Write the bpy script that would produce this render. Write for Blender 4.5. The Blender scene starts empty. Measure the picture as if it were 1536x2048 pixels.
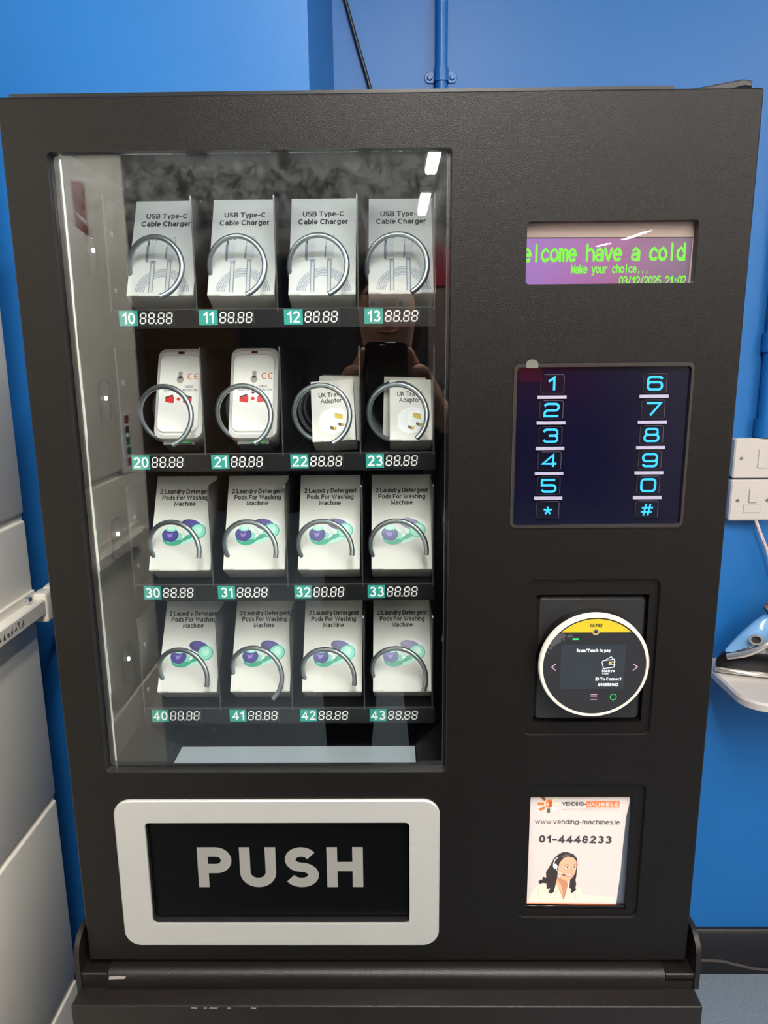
import bpy, bmesh, math, random
from mathutils import Vector, Matrix
random.seed(4)
S = bpy.context.scene
COL = S.collection
PI = math.pi
ZT = 1.64            # height of the machine door's top edge above the floor (m)
DOOR_W = 0.60

# ------------------------------------------------------------------ camera, world, exposure
def look_axes(p, y, r):
    cp, sp, cy, sy, cr, sr = math.cos(p), math.sin(p), math.cos(y), math.sin(y), math.cos(r), math.sin(r)
    f = Vector((sy*cp, cy*cp, -sp)); rt = Vector((cy, -sy, 0)); dn = f.cross(rt)
    return cr*rt + sr*dn, -sr*rt + cr*dn, f
cam = bpy.data.cameras.new('camera'); cam_o = bpy.data.objects.new('camera', cam); COL.objects.link(cam_o)
cam.sensor_fit = 'VERTICAL'; cam.sensor_height = 36; cam.lens = 36*1480/2048
cam.clip_start = 0.02; cam.clip_end = 50
_r, _d, _f = look_axes(0.211, -0.0118, 0.009)
cam_o.matrix_world = Matrix(((_r.x, -_d.x, -_f.x, 0.0092), (_r.y, -_d.y, -_f.y, -0.6325), (_r.z, -_d.z, -_f.z, ZT-0.1994), (0, 0, 0, 1)))
S.camera = cam_o
S.view_settings.view_transform = 'Standard'; S.view_settings.look = 'None'
S.view_settings.gamma = 1; S.view_settings.use_curve_mapping = False
S.view_settings.exposure = 0.0
TUBE_STRENGTH = 101
LED_STRENGTH = 1.8
STRIP_STRENGTH = 46
w = bpy.data.worlds.new('world'); S.world = w; w.use_nodes = True
w.node_tree.nodes['Background'].inputs[0].default_value = (.9, .95, 1, 1)
w.node_tree.nodes['Background'].inputs[1].default_value = 0.05

# ------------------------------------------------------------------ materials
def lin(c):
    return tuple(((x/255)/12.92 if x/255 <= .04045 else ((x/255+.055)/1.055)**2.4) for x in c) + (1,)
MATS = {}
def mat(name, rgb, rough=.5, metal=0, spec=.5, emit=None, estr=0, bump=None, coat=0, vary=None):
    if name in MATS: return MATS[name]
    m = bpy.data.materials.new(name); m.use_nodes = True
    nt = m.node_tree; b = nt.nodes['Principled BSDF']
    b.inputs['Base Color'].default_value = lin(rgb); b.inputs['Roughness'].default_value = rough
    b.inputs['Metallic'].default_value = metal; b.inputs['Specular IOR Level'].default_value = spec
    b.inputs['Coat Weight'].default_value = coat; b.inputs['Coat Roughness'].default_value = .08
    if emit:
        b.inputs['Emission Color'].default_value = lin(emit); b.inputs['Emission Strength'].default_value = estr
    tc = None
    if bump or vary:
        tc = nt.nodes.new('ShaderNodeTexCoord')
    if bump:
        sc, st = bump
        n = nt.nodes.new('ShaderNodeTexNoise'); n.inputs['Scale'].default_value = sc; n.inputs['Detail'].default_value = 3
        bp = nt.nodes.new('ShaderNodeBump'); bp.inputs['Strength'].default_value = st; bp.inputs['Distance'].default_value = .0006
        nt.links.new(tc.outputs['Object'], n.inputs['Vector']); nt.links.new(n.outputs['Fac'], bp.inputs['Height'])
        nt.links.new(bp.outputs['Normal'], b.inputs['Normal'])
    if vary:
        sc, rgb2 = vary
        n = nt.nodes.new('ShaderNodeTexNoise'); n.inputs['Scale'].default_value = sc; n.inputs['Detail'].default_value = 4
        mx = nt.nodes.new('ShaderNodeMix'); mx.data_type = 'RGBA'
        mx.inputs[6].default_value = lin(rgb); mx.inputs[7].default_value = lin(rgb2)
        rp = nt.nodes.new('ShaderNodeMapRange'); rp.inputs[1].default_value = .35; rp.inputs[2].default_value = .65
        nt.links.new(tc.outputs['Object'], n.inputs['Vector']); nt.links.new(n.outputs['Fac'], rp.inputs[0])
        nt.links.new(rp.outputs[0], mx.inputs[0]); nt.links.new(mx.outputs[2], b.inputs['Base Color'])
    MATS[name] = m
    return m

def glass(name, tint=(1, 1, 1), dirt=0.0, f0=.045, rough=0.0):
    m = bpy.data.materials.new(name); m.use_nodes = True
    nt = m.node_tree; nt.nodes.clear()
    N, L = nt.nodes.new, nt.links.new
    out = N('ShaderNodeOutputMaterial'); tr = N('ShaderNodeBsdfTransparent'); gl = N('ShaderNodeBsdfGlossy')
    tr.inputs[0].default_value = (*tint, 1); gl.inputs['Roughness'].default_value = rough
    lw = N('ShaderNodeLayerWeight'); lw.inputs[0].default_value = .5
    pw = N('ShaderNodeMath'); pw.operation = 'POWER'; pw.inputs[1].default_value = 5
    ma = N('ShaderNodeMath'); ma.operation = 'MULTIPLY_ADD'; ma.inputs[1].default_value = 1-f0; ma.inputs[2].default_value = f0
    mx = N('ShaderNodeMixShader')
    L(lw.outputs['Facing'], pw.inputs[0]); L(pw.outputs[0], ma.inputs[0]); L(ma.outputs[0], mx.inputs[0])
    L(tr.outputs[0], mx.inputs[1]); L(gl.outputs[0], mx.inputs[2])
    last = mx
    if dirt:
        # dust and wipe marks: specks everywhere, smears gathered in the top band of the pane
        tc = N('ShaderNodeTexCoord'); sp = N('ShaderNodeSeparateXYZ'); L(tc.outputs['Object'], sp.inputs[0])
        top = N('ShaderNodeMapRange'); top.inputs[1].default_value = -.135; top.inputs[2].default_value = -.04
        L(sp.outputs['Z'], top.inputs[0])
        n1 = N('ShaderNodeTexNoise'); n1.inputs['Scale'].default_value = 70; n1.inputs['Detail'].default_value = 8; n1.inputs['Roughness'].default_value = .8; n1.inputs['Distortion'].default_value = .25
        r1 = N('ShaderNodeMapRange'); r1.inputs[1].default_value = .42; r1.inputs[2].default_value = .8
        L(tc.outputs['Object'], n1.inputs['Vector']); L(n1.outputs['Fac'], r1.inputs[0])
        m1 = N('ShaderNodeMath'); m1.operation = 'MULTIPLY'; L(top.outputs[0], m1.inputs[0]); L(r1.outputs[0], m1.inputs[1])
        n2 = N('ShaderNodeTexVoronoi'); n2.inputs['Scale'].default_value = 130
        r2 = N('ShaderNodeMapRange'); r2.inputs[1].default_value = .075; r2.inputs[2].default_value = .02
        L(tc.outputs['Object'], n2.inputs['Vector']); L(n2.outputs['Distance'], r2.inputs[0])
        n3 = N('ShaderNodeTexNoise'); n3.inputs['Scale'].default_value = 9; L(tc.outputs['Object'], n3.inputs['Vector'])
        r3 = N('ShaderNodeMapRange'); r3.inputs[1].default_value = .52; r3.inputs[2].default_value = .7; L(n3.outputs['Fac'], r3.inputs[0])
        m2 = N('ShaderNodeMath'); m2.operation = 'MULTIPLY'; L(r2.outputs[0], m2.inputs[0]); L(r3.outputs[0], m2.inputs[1])
        ad = N('ShaderNodeMath'); ad.operation = 'ADD'; L(m1.outputs[0], ad.inputs[0]); L(m2.outputs[0], ad.inputs[1])
        sc = N('ShaderNodeMath'); sc.operation = 'MULTIPLY'; sc.inputs[1].default_value = dirt; sc.use_clamp = True
        L(ad.outputs[0], sc.inputs[0])
        df = N('ShaderNodeBsdfDiffuse'); df.inputs[0].default_value = (.75, .8, .8, 1)
        m3 = N('ShaderNodeMixShader'); L(sc.outputs[0], m3.inputs[0]); L(mx.outputs[0], m3.inputs[1]); L(df.outputs[0], m3.inputs[2])
        last = m3
    L(last.outputs[0], out.inputs[0])
    MATS[name] = m
    return m

powder = mat('powder_black', (15, 12, 10), .36, spec=.25, bump=(1000, .42))
steel_black = mat('steel_black', (30, 30, 31), .4, bump=(700, .15))
inner_black = mat('inner_black', (13, 14, 16), .32)
gloss_black = mat('gloss_black', (10, 10, 12), .07)
flap_black = mat('flap_black', (5, 5, 6), .3, spec=.1)
silver = mat('silver_anodised', (176, 175, 171), .45, metal=.3, bump=(2500, .15))
text_silver = mat('text_silver', (128, 127, 122), .5)
galv = mat('galvanised_wire', (150, 158, 162), .3, metal=.85)
chrome = mat('chrome', (215, 218, 222), .12, metal=1)
card = mat('card_white', (208, 207, 201), .55)
card_in = mat('card_edge', (184, 182, 174), .6)
ink = mat('ink_black', (28, 28, 30), .5)
teal = mat('label_teal', (38, 152, 140), .5)
label_black = mat('label_black', (14, 14, 15), .35)
white_print = mat('white_print', (240, 240, 238), .5, emit=(255, 255, 255), estr=.0)
plate_grey = mat('chute_grey', (166, 175, 184), .4, metal=.2, bump=(900, .5))
blue = mat('wall_blue', (27, 100, 168), .44, spec=.36, bump=(160, .3), vary=(3, (28, 103, 171)))
blue_pipe = mat('pipe_blue', (24, 96, 164), .35, spec=.35)
cab_grey = mat('cabinet_grey', (238, 232, 218), .38, bump=(300, .05))
bar_white = mat('bar_white', (226, 220, 208), .35)
plastic_white = mat('plastic_white', (198, 190, 183), .3)
clear = glass('clear_plastic', (.93, .95, .95), f0=.06, rough=.03)
pane = glass('window_glass', (.97, .985, .98), dirt=.11, f0=.06)
film = glass('keypad_film', (.9, .9, .92), f0=.05, rough=.06)
lens_m = glass('display_lens', (.95, .95, .95), f0=.045)
led_strip = mat('led_strip', (255, 255, 255), .3, emit=(240, 250, 255), estr=STRIP_STRENGTH)
led = mat('led_white', (255, 255, 255), .3, emit=(225, 240, 255), estr=LED_STRENGTH)

# ------------------------------------------------------------------ mesh builder
class Frame:
    """A flat face: origin, right, up, outward normal; art on it is given in millimetres."""
    def __init__(s, o, u=(1, 0, 0), v=(0, 0, 1), n=(0, -1, 0)):
        s.o, s.u, s.v, s.n = Vector(o), Vector(u), Vector(v), Vector(n)
    def at(s, x, y, h=0.0):
        return s.o + s.u*(x/1000) + s.v*(y/1000) + s.n*h
LAYER = .00012

class MB:
    def __init__(s): s.v = []; s.f = []; s.mi = []; s.sm = []; s.mats = []
    def _m(s, m):
        if m not in s.mats: s.mats.append(m)
        return s.mats.index(m)
    def add(s, vs, fs, m, smooth=False):
        b = len(s.v); s.v += [tuple(x) for x in vs]
        i = s._m(m)
        for f in fs: s.f.append([b+k for k in f]); s.mi.append(i); s.sm.append(smooth)
        return s
    def box(s, a, b, m, bev=0):
        x0, y0, z0 = a; x1, y1, z1 = b
        if bev:
            bm = bmesh.new(); bmesh.ops.create_cube(bm, size=1)
            for q in bm.verts: q.co = Vector(((x0+x1)/2+q.co.x*(x1-x0), (y0+y1)/2+q.co.y*(y1-y0), (z0+z1)/2+q.co.z*(z1-z0)))
            bmesh.ops.bevel(bm, geom=list(bm.edges), offset=bev, segments=3, affect='EDGES', profile=.5)
            bm.verts.index_update()
            s.add([q.co for q in bm.verts], [[q.index for q in f.verts] for f in bm.faces], m, True); bm.free(); return s
        vs = [(x0,y0,z0),(x1,y0,z0),(x1,y1,z0),(x0,y1,z0),(x0,y0,z1),(x1,y0,z1),(x1,y1,z1),(x0,y1,z1)]
        return s.add(vs, [(0,3,2,1),(4,5,6,7),(0,1,5,4),(1,2,6,5),(2,3,7,6),(3,0,4,7)], m)
    def loft(s, rings, m, cap=True, smooth=True, closed=True):
        n = len(rings[0]); vs = [p for r in rings for p in r]; fs = []
        for i in range(len(rings)-1):
            for j in range(n if closed else n-1):
                k = (j+1) % n; fs.append((i*n+j, i*n+k, (i+1)*n+k, (i+1)*n+j))
        s.add(vs, fs, m, smooth)
        if cap and closed:
            s.add(rings[0], [list(range(n))[::-1]], m); s.add(rings[-1], [list(range(n))], m)
        return s
    def tube(s, pts, r, m, seg=10, cap=True):
        pts = [Vector(p) for p in pts]; rings = []; N = None
        for i, p in enumerate(pts):
            t = (pts[min(i+1, len(pts)-1)]-pts[max(i-1, 0)]).normalized()
            if N is None:
                N = t.orthogonal().normalized()
            N = (N - t*N.dot(t)).normalized(); B = t.cross(N)
            rr = r[i] if isinstance(r, (list, tuple)) else r
            rings.append([p+N*math.cos(a)*rr+B*math.sin(a)*rr for a in [2*PI*k/seg for k in range(seg)]])
        return s.loft(rings, m, cap)
    def disc(s, c, axis, r, h, m, seg=32, r2=None):
        c = Vector(c); a = Vector(axis).normalized(); u = a.orthogonal().normalized(); v = a.cross(u); r2 = r if r2 is None else r2
        R = lambda q, rr: [q+u*math.cos(2*PI*k/seg)*rr+v*math.sin(2*PI*k/seg)*rr for k in range(seg)]
        A, B = R(c, r), R(c+a*h, r2)
        s.loft([A, B], m, cap=False); s.add(A, [list(range(seg))[::-1]], m); s.add(B, [list(range(seg))], m); return s
    def prism(s, fr, pts, h0, h1, m, mtop=None, bev=0):
        """outline in mm on a frame, from height h0 to h1 along its normal"""
        n = len(pts); A = [fr.at(x, y, h0) for x, y in pts]
        if bev:
            B = [fr.at(x, y, h1-bev) for x, y in pts]; C = [fr.at(x, y, h1) for x, y in inset(pts, bev*1000)]
            s.loft([A, B], m, False, True); s.loft([B, C], m, False, True)
        else:
            C = [fr.at(x, y, h1) for x, y in pts]; s.loft([A, C], m, False, True)
        s.add(A, [list(range(n))[::-1]], m); s.add(C, [list(range(n))], mtop or m); return s
    def ring(s, fr, outer, inner, h0, h1, m, bev=0):
        n = len(outer)
        L = [[fr.at(x, y, h0) for x, y in inner]]
        L.append([fr.at(x, y, h1) for x, y in inner])
        if bev:
            L.append([fr.at(x, y, h1) for x, y in inset(outer, bev*1000)]); L.append([fr.at(x, y, h1-bev) for x, y in outer])
        else: L.append([fr.at(x, y, h1) for x, y in outer])
        L.append([fr.at(x, y, h0) for x, y in outer]); L.append(L[0])
        return s.loft(L, m, False, False)
    def art(s, fr, pts, m, layer=1):
        return s.add([fr.at(x, y, LAYER*layer) for x, y in pts], [list(range(len(pts)))], m)
    def ribbon(s, fr, pts, w, m, layer=1):
        P = [Vector(p) for p in pts]
        Q = [P[0]]
        for p in P[1:]:
            if (p-Q[-1]).length > 1e-6: Q.append(p)
        closed = len(Q) > 2 and (Q[0]-Q[-1]).length < 1e-6
        if closed: Q = Q[:-1]
        n = len(Q); A = []; B = []
        for i in range(n):
            a = Q[i-1] if (i > 0 or closed) else None; b = Q[(i+1) % n] if (i < n-1 or closed) else None
            d1 = (Q[i]-a).normalized() if a is not None else None; d2 = (b-Q[i]).normalized() if b is not None else None
            if d1 is None: d1 = d2
            if d2 is None: d2 = d1
            t = d1+d2
            if t.length < 1e-4: t = d1.copy()
            t.normalize(); nn = Vector((-t.y, t.x)); c = max(abs(nn.dot(Vector((-d1.y, d1.x)))), .5)
            o = nn*(w/2/c); A.append(Q[i]+o); B.append(Q[i]-o)
        hs = [LAYER*(layer+.18*i/n) for i in range(n)]
        vs = [fr.at(p.x, p.y, hs[i]) for i, p in enumerate(A)]+[fr.at(p.x, p.y, hs[i]) for i, p in enumerate(B)]
        fs = [(i, n+i, n+(i+1) % n, (i+1) % n) for i in range(n if closed else n-1)]
        return s.add(vs, fs, m)
    def build(s, name, parent=None, loc=None):
        me = bpy.data.meshes.new(name); me.from_pydata(s.v, [], s.f)
        for m in s.mats: me.materials.append(m)
        for i, p in enumerate(me.polygons): p.material_index = s.mi[i]; p.use_smooth = s.sm[i]
        me.update()
        bm = bmesh.new(); bm.from_mesh(me); bmesh.ops.recalc_face_normals(bm, faces=bm.faces)
        for e in bm.edges:
            if len(e.link_faces) == 2 and e.calc_face_angle(0) > .7: e.smooth = False
        bm.to_mesh(me); bm.free()
        o = bpy.data.objects.new(name, me); COL.objects.link(o)
        if parent: o.parent = parent
        if loc: o.location = loc
        return o

def inset(pts, d):
    n = len(pts); out = []
    area = sum(pts[i][0]*pts[(i+1) % n][1]-pts[(i+1) % n][0]*pts[i][1] for i in range(n)); sg = 1 if area > 0 else -1
    for i in range(n):
        p, a, b = Vector(pts[i]), Vector(pts[i-1]), Vector(pts[(i+1) % n])
        d1, d2 = p-a, b-p
        d1 = d1.normalized() if d1.length > 1e-9 else d2.normalized(); d2 = d2.normalized() if d2.length > 1e-9 else d1
        n1, n2 = Vector((-d1.y, d1.x))*sg, Vector((-d2.y, d2.x))*sg
        t = n1+n2; t = t.normalized() if t.length > 1e-6 else n1
        q = p+t*(d/max(t.dot(n1), .4)); out.append((q.x, q.y))
    return out
def rrect(x0, y0, x1, y1, r, k=5):
    if x0 > x1: x0, x1 = x1, x0
    if y0 > y1: y0, y1 = y1, y0
    out = []
    for cx, cy, a in ((x1-r, y1-r, 0), (x0+r, y1-r, 90), (x0+r, y0+r, 180), (x1-r, y0+r, 270)):
        for i in range(k+1):
            t = math.radians(a+90*i/k); out.append((cx+r*math.cos(t), cy+r*math.sin(t)))
    return out
def ell(cx, cy, rx, ry, a0=0, a1=360, n=28, rot=0):
    full = abs(a1-a0) >= 360; out = []
    for i in range(n if full else n+1):
        t = math.radians(a0+(a1-a0)*i/n); x, y = rx*math.cos(t), ry*math.sin(t); c, s_ = math.cos(math.radians(rot)), math.sin(math.radians(rot))
        out.append((cx+x*c-y*s_, cy+x*s_+y*c))
    return out

# ------------------------------------------------------------------ lettering: stroke skeletons, cap height 1, x-height .72
def E_(cx, cy, rx, ry, a0, a1, n=12): return ell(cx, cy, rx, ry, a0, a1, n)
def O_(w, h, y=0): return E_(w/2, y+h/2, w/2, h/2, 0, 360, 22)+[(w, y+h/2)]
X = .72
G = {
 'A': (.86, [[(0,0),(.43,1),(.86,0)], [(.15,.35),(.71,.35)]]),
 'B': (.68, [[(0,0),(0,1),(.38,1)]+E_(.38,.76,.25,.24,90,-90)+[(0,.52)], [(.38,.52)]+E_(.42,.26,.26,.26,90,-90)+[(0,0)]]),
 'C': (.78, [E_(.42,.5,.42,.5,42,318,18)]),
 'D': (.76, [[(0,0),(0,1),(.32,1)]+E_(.32,.5,.44,.5,90,-90)+[(0,0)]]),
 'E': (.62, [[(.62,1),(0,1),(0,0),(.62,0)], [(0,.52),(.56,.52)]]),
 'F': (.58, [[(.58,1),(0,1),(0,0)], [(0,.5),(.5,.5)]]),
 'G': (.82, [E_(.42,.5,.42,.5,42,355,18)+[(.5,.46)]]),
 'H': (.72, [[(0,0),(0,1)], [(.72,0),(.72,1)], [(0,.52),(.72,.52)]]),
 'I': (.0, [[(0,0),(0,1)]]),
 'K': (.72, [[(0,0),(0,1)], [(.66,1),(0,.36)], [(.24,.6),(.72,0)]]),
 'L': (.55, [[(0,1),(0,0),(.55,0)]]),
 'M': (.86, [[(0,0),(0,1),(.43,.1),(.86,1),(.86,0)]]),
 'N': (.72, [[(0,0),(0,1),(.72,0),(.72,1)]]),
 'O': (.86, [O_(.86,1)]),
 'P': (.66, [[(0,0),(0,1),(.38,1)]+E_(.38,.73,.28,.27,90,-90)+[(0,.46)]]),
 'R': (.7, [[(0,0),(0,1),(.38,1)]+E_(.38,.74,.28,.26,90,-90)+[(0,.48)], [(.36,.48),(.7,0)]]),
 'S': (.68, [E_(.34,.75,.31,.25,28,270,12)+E_(.34,.25,.34,.25,90,-155,12)]),
 'T': (.74, [[(0,1),(.74,1)], [(.37,1),(.37,0)]]),
 'U': (.72, [[(0,1),(0,.33)]+E_(.36,.33,.36,.33,180,360)+[(.72,1)]]),
 'V': (.82, [[(0,1),(.41,0),(.82,1)]]),
 'W': (1.14, [[(0,1),(.28,0),(.57,1),(.86,0),(1.14,1)]]),
 'X': (.78, [[(0,0),(.78,1)], [(0,1),(.78,0)]]),
 'Y': (.8, [[(0,1),(.4,.45),(.8,1)], [(.4,.45),(.4,0)]]),
 'a': (.52, [E_(.27,.5,.24,.22,160,0,9)+[(.51,0)], E_(.25,.21,.25,.21,20,360,14)+[(.51,.3)]]),
 'b': (.54, [[(0,0),(0,1)], O_(.54,X)]),
 'c': (.52, [E_(.28,.36,.28,.36,45,315,14)]),
 'd': (.54, [[(.54,0),(.54,1)], O_(.54,X)]),
 'e': (.54, [[(.02,.36),(.54,.36)]+E_(.27,.36,.27,.36,0,312,16)]),
 'f': (.32, [[(.12,0),(.12,.8)]+E_(.3,.8,.18,.2,180,90,5), [(0,X),(.32,X)]]),
 'g': (.54, [O_(.54,X), [(.54,X),(.54,-.05)]+E_(.27,-.05,.27,.24,0,-160,9)]),
 'h': (.5, [[(0,0),(0,1)], E_(.25,.47,.25,.25,180,0)+[(.5,0)]]),
 'i': (.0, [[(0,0),(0,X)], [(0,.9),(0,1.02)]]),
 'k': (.5, [[(0,0),(0,1)], [(.46,X),(0,.28)], [(.18,.44),(.5,0)]]),
 'l': (.0, [[(0,0),(0,1)]]),
 'm': (.84, [[(0,0),(0,X)], E_(.21,.5,.21,.22,180,0,8)+[(.42,0)], E_(.63,.5,.21,.22,180,0,8)+[(.84,0)]]),
 'n': (.5, [[(0,0),(0,X)], E_(.25,.47,.25,.25,180,0)+[(.5,0)]]),
 'o': (.56, [O_(.56,X)]),
 'p': (.54, [[(0,X),(0,-.3)], O_(.54,X)]),
 'r': (.32, [[(0,0),(0,X)], E_(.28,.42,.28,.28,180,80,6)]),
 's': (.46, [E_(.23,.54,.21,.18,30,270,9)+E_(.23,.18,.23,.18,90,-155,9)]),
 't': (.3, [[(.12,.95),(.12,.16)]+E_(.28,.16,.16,.16,180,270,4), [(0,X),(.3,X)]]),
 'u': (.5, [[(0,X),(0,.25)]+E_(.25,.25,.25,.25,180,360)+[(.5,X)], [(.5,.25),(.5,0)]]),
 'v': (.54, [[(0,X),(.27,0),(.54,X)]]),
 'w': (.82, [[(0,X),(.2,0),(.41,X),(.62,0),(.82,X)]]),
 'x': (.54, [[(0,0),(.54,X)], [(0,X),(.54,0)]]),
 'y': (.54, [[(0,X),(.28,0)], [(.54,X),(.2,-.24),(.04,-.28)]]),
 '0': (.58, [E_(.29,.5,.29,.5,0,360,22)+[(.58,.5)]]),
 '1': (.3, [[(0,.76),(.3,1),(.3,0)]]),
 '2': (.58, [E_(.29,.72,.28,.28,165,-30,10)+[(.02,0),(.58,0)]]),
 '3': (.58, [E_(.28,.76,.26,.24,155,-90,10), E_(.28,.26,.3,.26,90,-155,10)]),
 '4': (.62, [[(.46,0),(.46,1),(0,.27),(.62,.27)]]),
 '5': (.58, [[(.54,1),(.1,1),(.04,.52)]+E_(.28,.32,.3,.32,125,-155,12)]),
 '6': (.58, [E_(.29,.3,.29,.3,180,-180,18), [(0,.3)]+E_(.31,.5,.31,.5,180,50,8)]),
 '7': (.58, [[(0,1),(.58,1),(.2,0)]]),
 '8': (.58, [E_(.29,.75,.25,.25,0,360,18), E_(.29,.26,.29,.26,0,360,18)]),
 '9': (.58, [E_(.29,.7,.29,.3,0,360,18), [(.58,.7)]+E_(.27,.5,.31,.5,0,-130,8)]),
 '-': (.34, [[(0,.38),(.34,.38)]]), '.': (.0, [[(0,-.06),(0,.08)]]), '/': (.36, [[(0,-.05),(.36,1.05)]]),
 ':': (.0, [[(0,.0),(0,.14)], [(0,.52),(0,.66)]]),
 '#': (.66, [[(.16,0),(.28,1)], [(.42,0),(.54,1)], [(0,.33),(.62,.33)], [(.04,.68),(.66,.68)]]),
}
def text_strokes(txt, h, wt, track=None, space=None):
    s_ = h-wt; track = h*.085 if track is None else track; space = h*.3 if space is None else space
    x = wt/2; out = []
    for ch in txt:
        if ch == ' ': x += space; continue
        gw, st = G[ch]
        for q in st: out.append([(x+a*s_, wt/2+b*s_) for a, b in q])
        x += gw*s_+wt+track
    return out, x-track-wt/2
def square_ends(P, wt, h):
    P = [Vector(p) for p in P]
    if len(P) > 2 and (P[0]-P[-1]).length < 1e-6: return P
    out = list(P)
    for i, j in ((0, 1), (-1, -2)):
        d = P[i]-P[j]
        if d.length > h*.16:
            ax = min(abs(d.x), abs(d.y)) < .06*d.length
            out[i] = P[i]+d.normalized()*(wt*(.5 if ax else .3))
    return out
def text(mb, fr, txt, x, y, h, wt, m, layer=2, width=None, align='c', track=None, space=None, slant=0, ang=0):
    st, W = text_strokes(txt, h, wt, track, space); k = width/W if width else 1; W *= k
    x0 = x-(W/2 if align == 'c' else W if align == 'r' else 0)
    ca, sa = math.cos(ang), math.sin(ang)
    for j, q in enumerate(st):
        P = square_ends([(x0+a*k+b*slant, y+b) for a, b in q], wt, h)
        if ang: P = [(x+(a-x)*ca-(b-y)*sa, y+(a-x)*sa+(b-y)*ca) for a, b in P]
        mb.ribbon(fr, P, wt, m, layer+(j % 4)*.22)
def pixel_text(mb, fr, txt, x, y, cell_w, h, m, layer=2, weight=.2, rows=16, clip=None):
    """the same letters on the coarse dot grid of the character display"""
    pw, ph = cell_w/8, h/rows
    for i, ch in enumerate(txt):
        if ch == ' ': continue
        gw, st = G[ch]
        segs = []
        kx = min(1.0, .62/max(gw, .01))
        for q in st:
            Q = [((a*kx-gw*kx/2)*1.0+.36, b) for a, b in q]; segs += list(zip(Q, Q[1:]))
        for r in range(-5, rows+1):
            for c in range(8):
                px, py = (c+.5)/8*.74, (r+.5)/rows*1.12
                hit = False
                for a, b in segs:
                    dx, dy = b[0]-a[0], b[1]-a[1]; L2 = dx*dx+dy*dy or 1e-9
                    t = max(0, min(1, ((px-a[0])*dx+(py-a[1])*dy)/L2))
                    if math.hypot((px-a[0]-t*dx), (py-a[1]-t*dy)) < weight*.5: hit = True; break
                if hit:
                    X0, Y0 = x+i*cell_w+c*pw, y+r*ph
                    if clip and (X0 < clip[0] or X0+pw > clip[1] or Y0 < clip[2]): continue
                    mb.art(fr, [(X0, Y0), (X0+pw, Y0), (X0+pw, Y0+ph), (X0, Y0+ph)], m, layer)

# ------------------------------------------------------------------ object helpers
def tag(o, label=None, cat=None, group=None, kind=None):
    if label: o['label'] = label
    if cat: o['category'] = cat
    if group: o['group'] = group
    if kind: o['kind'] = kind
    return o
def empty(name, loc=(0, 0, 0), rot=(0, 0, 0)):
    o = bpy.data.objects.new(name, None); COL.objects.link(o); o.location = loc; o.rotation_euler = rot; o.empty_display_size = .02
    return o
def copy_tree(o, parent=None):
    c = o.copy(); COL.objects.link(c); c.parent = parent
    for ch in list(o.children): copy_tree(ch, c)
    return c

# ================================================================== THE ROOM
XL, XR, YF, YR, ZC = -2.3, 2.3, 0.87, -6.2, 2.6
PX, PY = -0.094, 0.41            # corner of the boxed-out pillar on the left
wall_rear_m = mat('rear_wall', (128, 112, 106), .6)
ceil_m = mat('ceiling', (214, 208, 198), .8)
side_m = mat('side_wall', (200, 192, 186), .6)
floor_m = mat('carpet', (122, 134, 146), .95, vary=(420, (92, 104, 116)))
tag(MB().box((XL, YR, -.05), (XR, YF, 0), floor_m).build('floor'), kind='structure')
tag(MB().box((XL, YR, ZC), (XR, YF, ZC+.05), ceil_m).build('ceiling'), kind='structure')
tag(MB().box((PX, YF, 0), (XR, YF+.08, ZC), blue).build('wall_far'), kind='structure')
tag(MB().box((XL, PY, 0), (PX, YF+.08, ZC), blue).build('wall_left_pillar'), kind='structure')
tag(MB().box((XL-.08, YR, 0), (XL, PY, ZC), side_m).build('wall_left'), kind='structure')
tag(MB().box((XR, YR, 0), (XR+.08, YF, ZC), side_m).build('wall_right'), kind='structure')
tag(MB().box((XL, YR-.08, 0), (XR, YR, ZC), wall_rear_m).build('wall_rear'), kind='structure')
skirt_m = mat('skirting', (26, 25, 28), .3)
f = Frame((0, YF, 0))
tag(MB().prism(Frame((0, 0, 0), (0, 1, 0), (0, 0, 1), (1, 0, 0)), [(870, 0), (870, 118), (862, 118), (856, 110), (856, 0)], PX, XR, skirt_m).build('baseboard_far'), kind='structure')
# what the glass reflects from the far end of the room
dark_rear = mat('rear_dark', (20, 23, 34), .5)
wood_m = mat('door_wood', (96, 70, 46), .5, vary=(6, (84, 60, 40)))
b = MB(); b.box((-1.35, YR, 0), (.34, YR+.05, 2.3), dark_rear); b.box((.34, YR, 0), (2.1, YR+.05, .98), dark_rear)  # unseen dark panels, added so the window and keypad reflect something dark
tag(b.build('dark_panel'), kind='structure')
b = MB(); b.box((-2.2, YR, 0), (-1.4, YR+.05, 2.05), wood_m)
tag(b.build('door_2'), kind='structure')
red_m = mat('wall_red', (150, 22, 48), .5)
tag(MB().box((.36, YR, 2.02), (1.1, YR+.03, 2.36), red_m).build('trim_1'), kind='structure')
tag(MB().box((.6, YR, 1.0), (1.85, YR+.04, 1.5), red_m).build('trim_2'), kind='structure')

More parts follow.
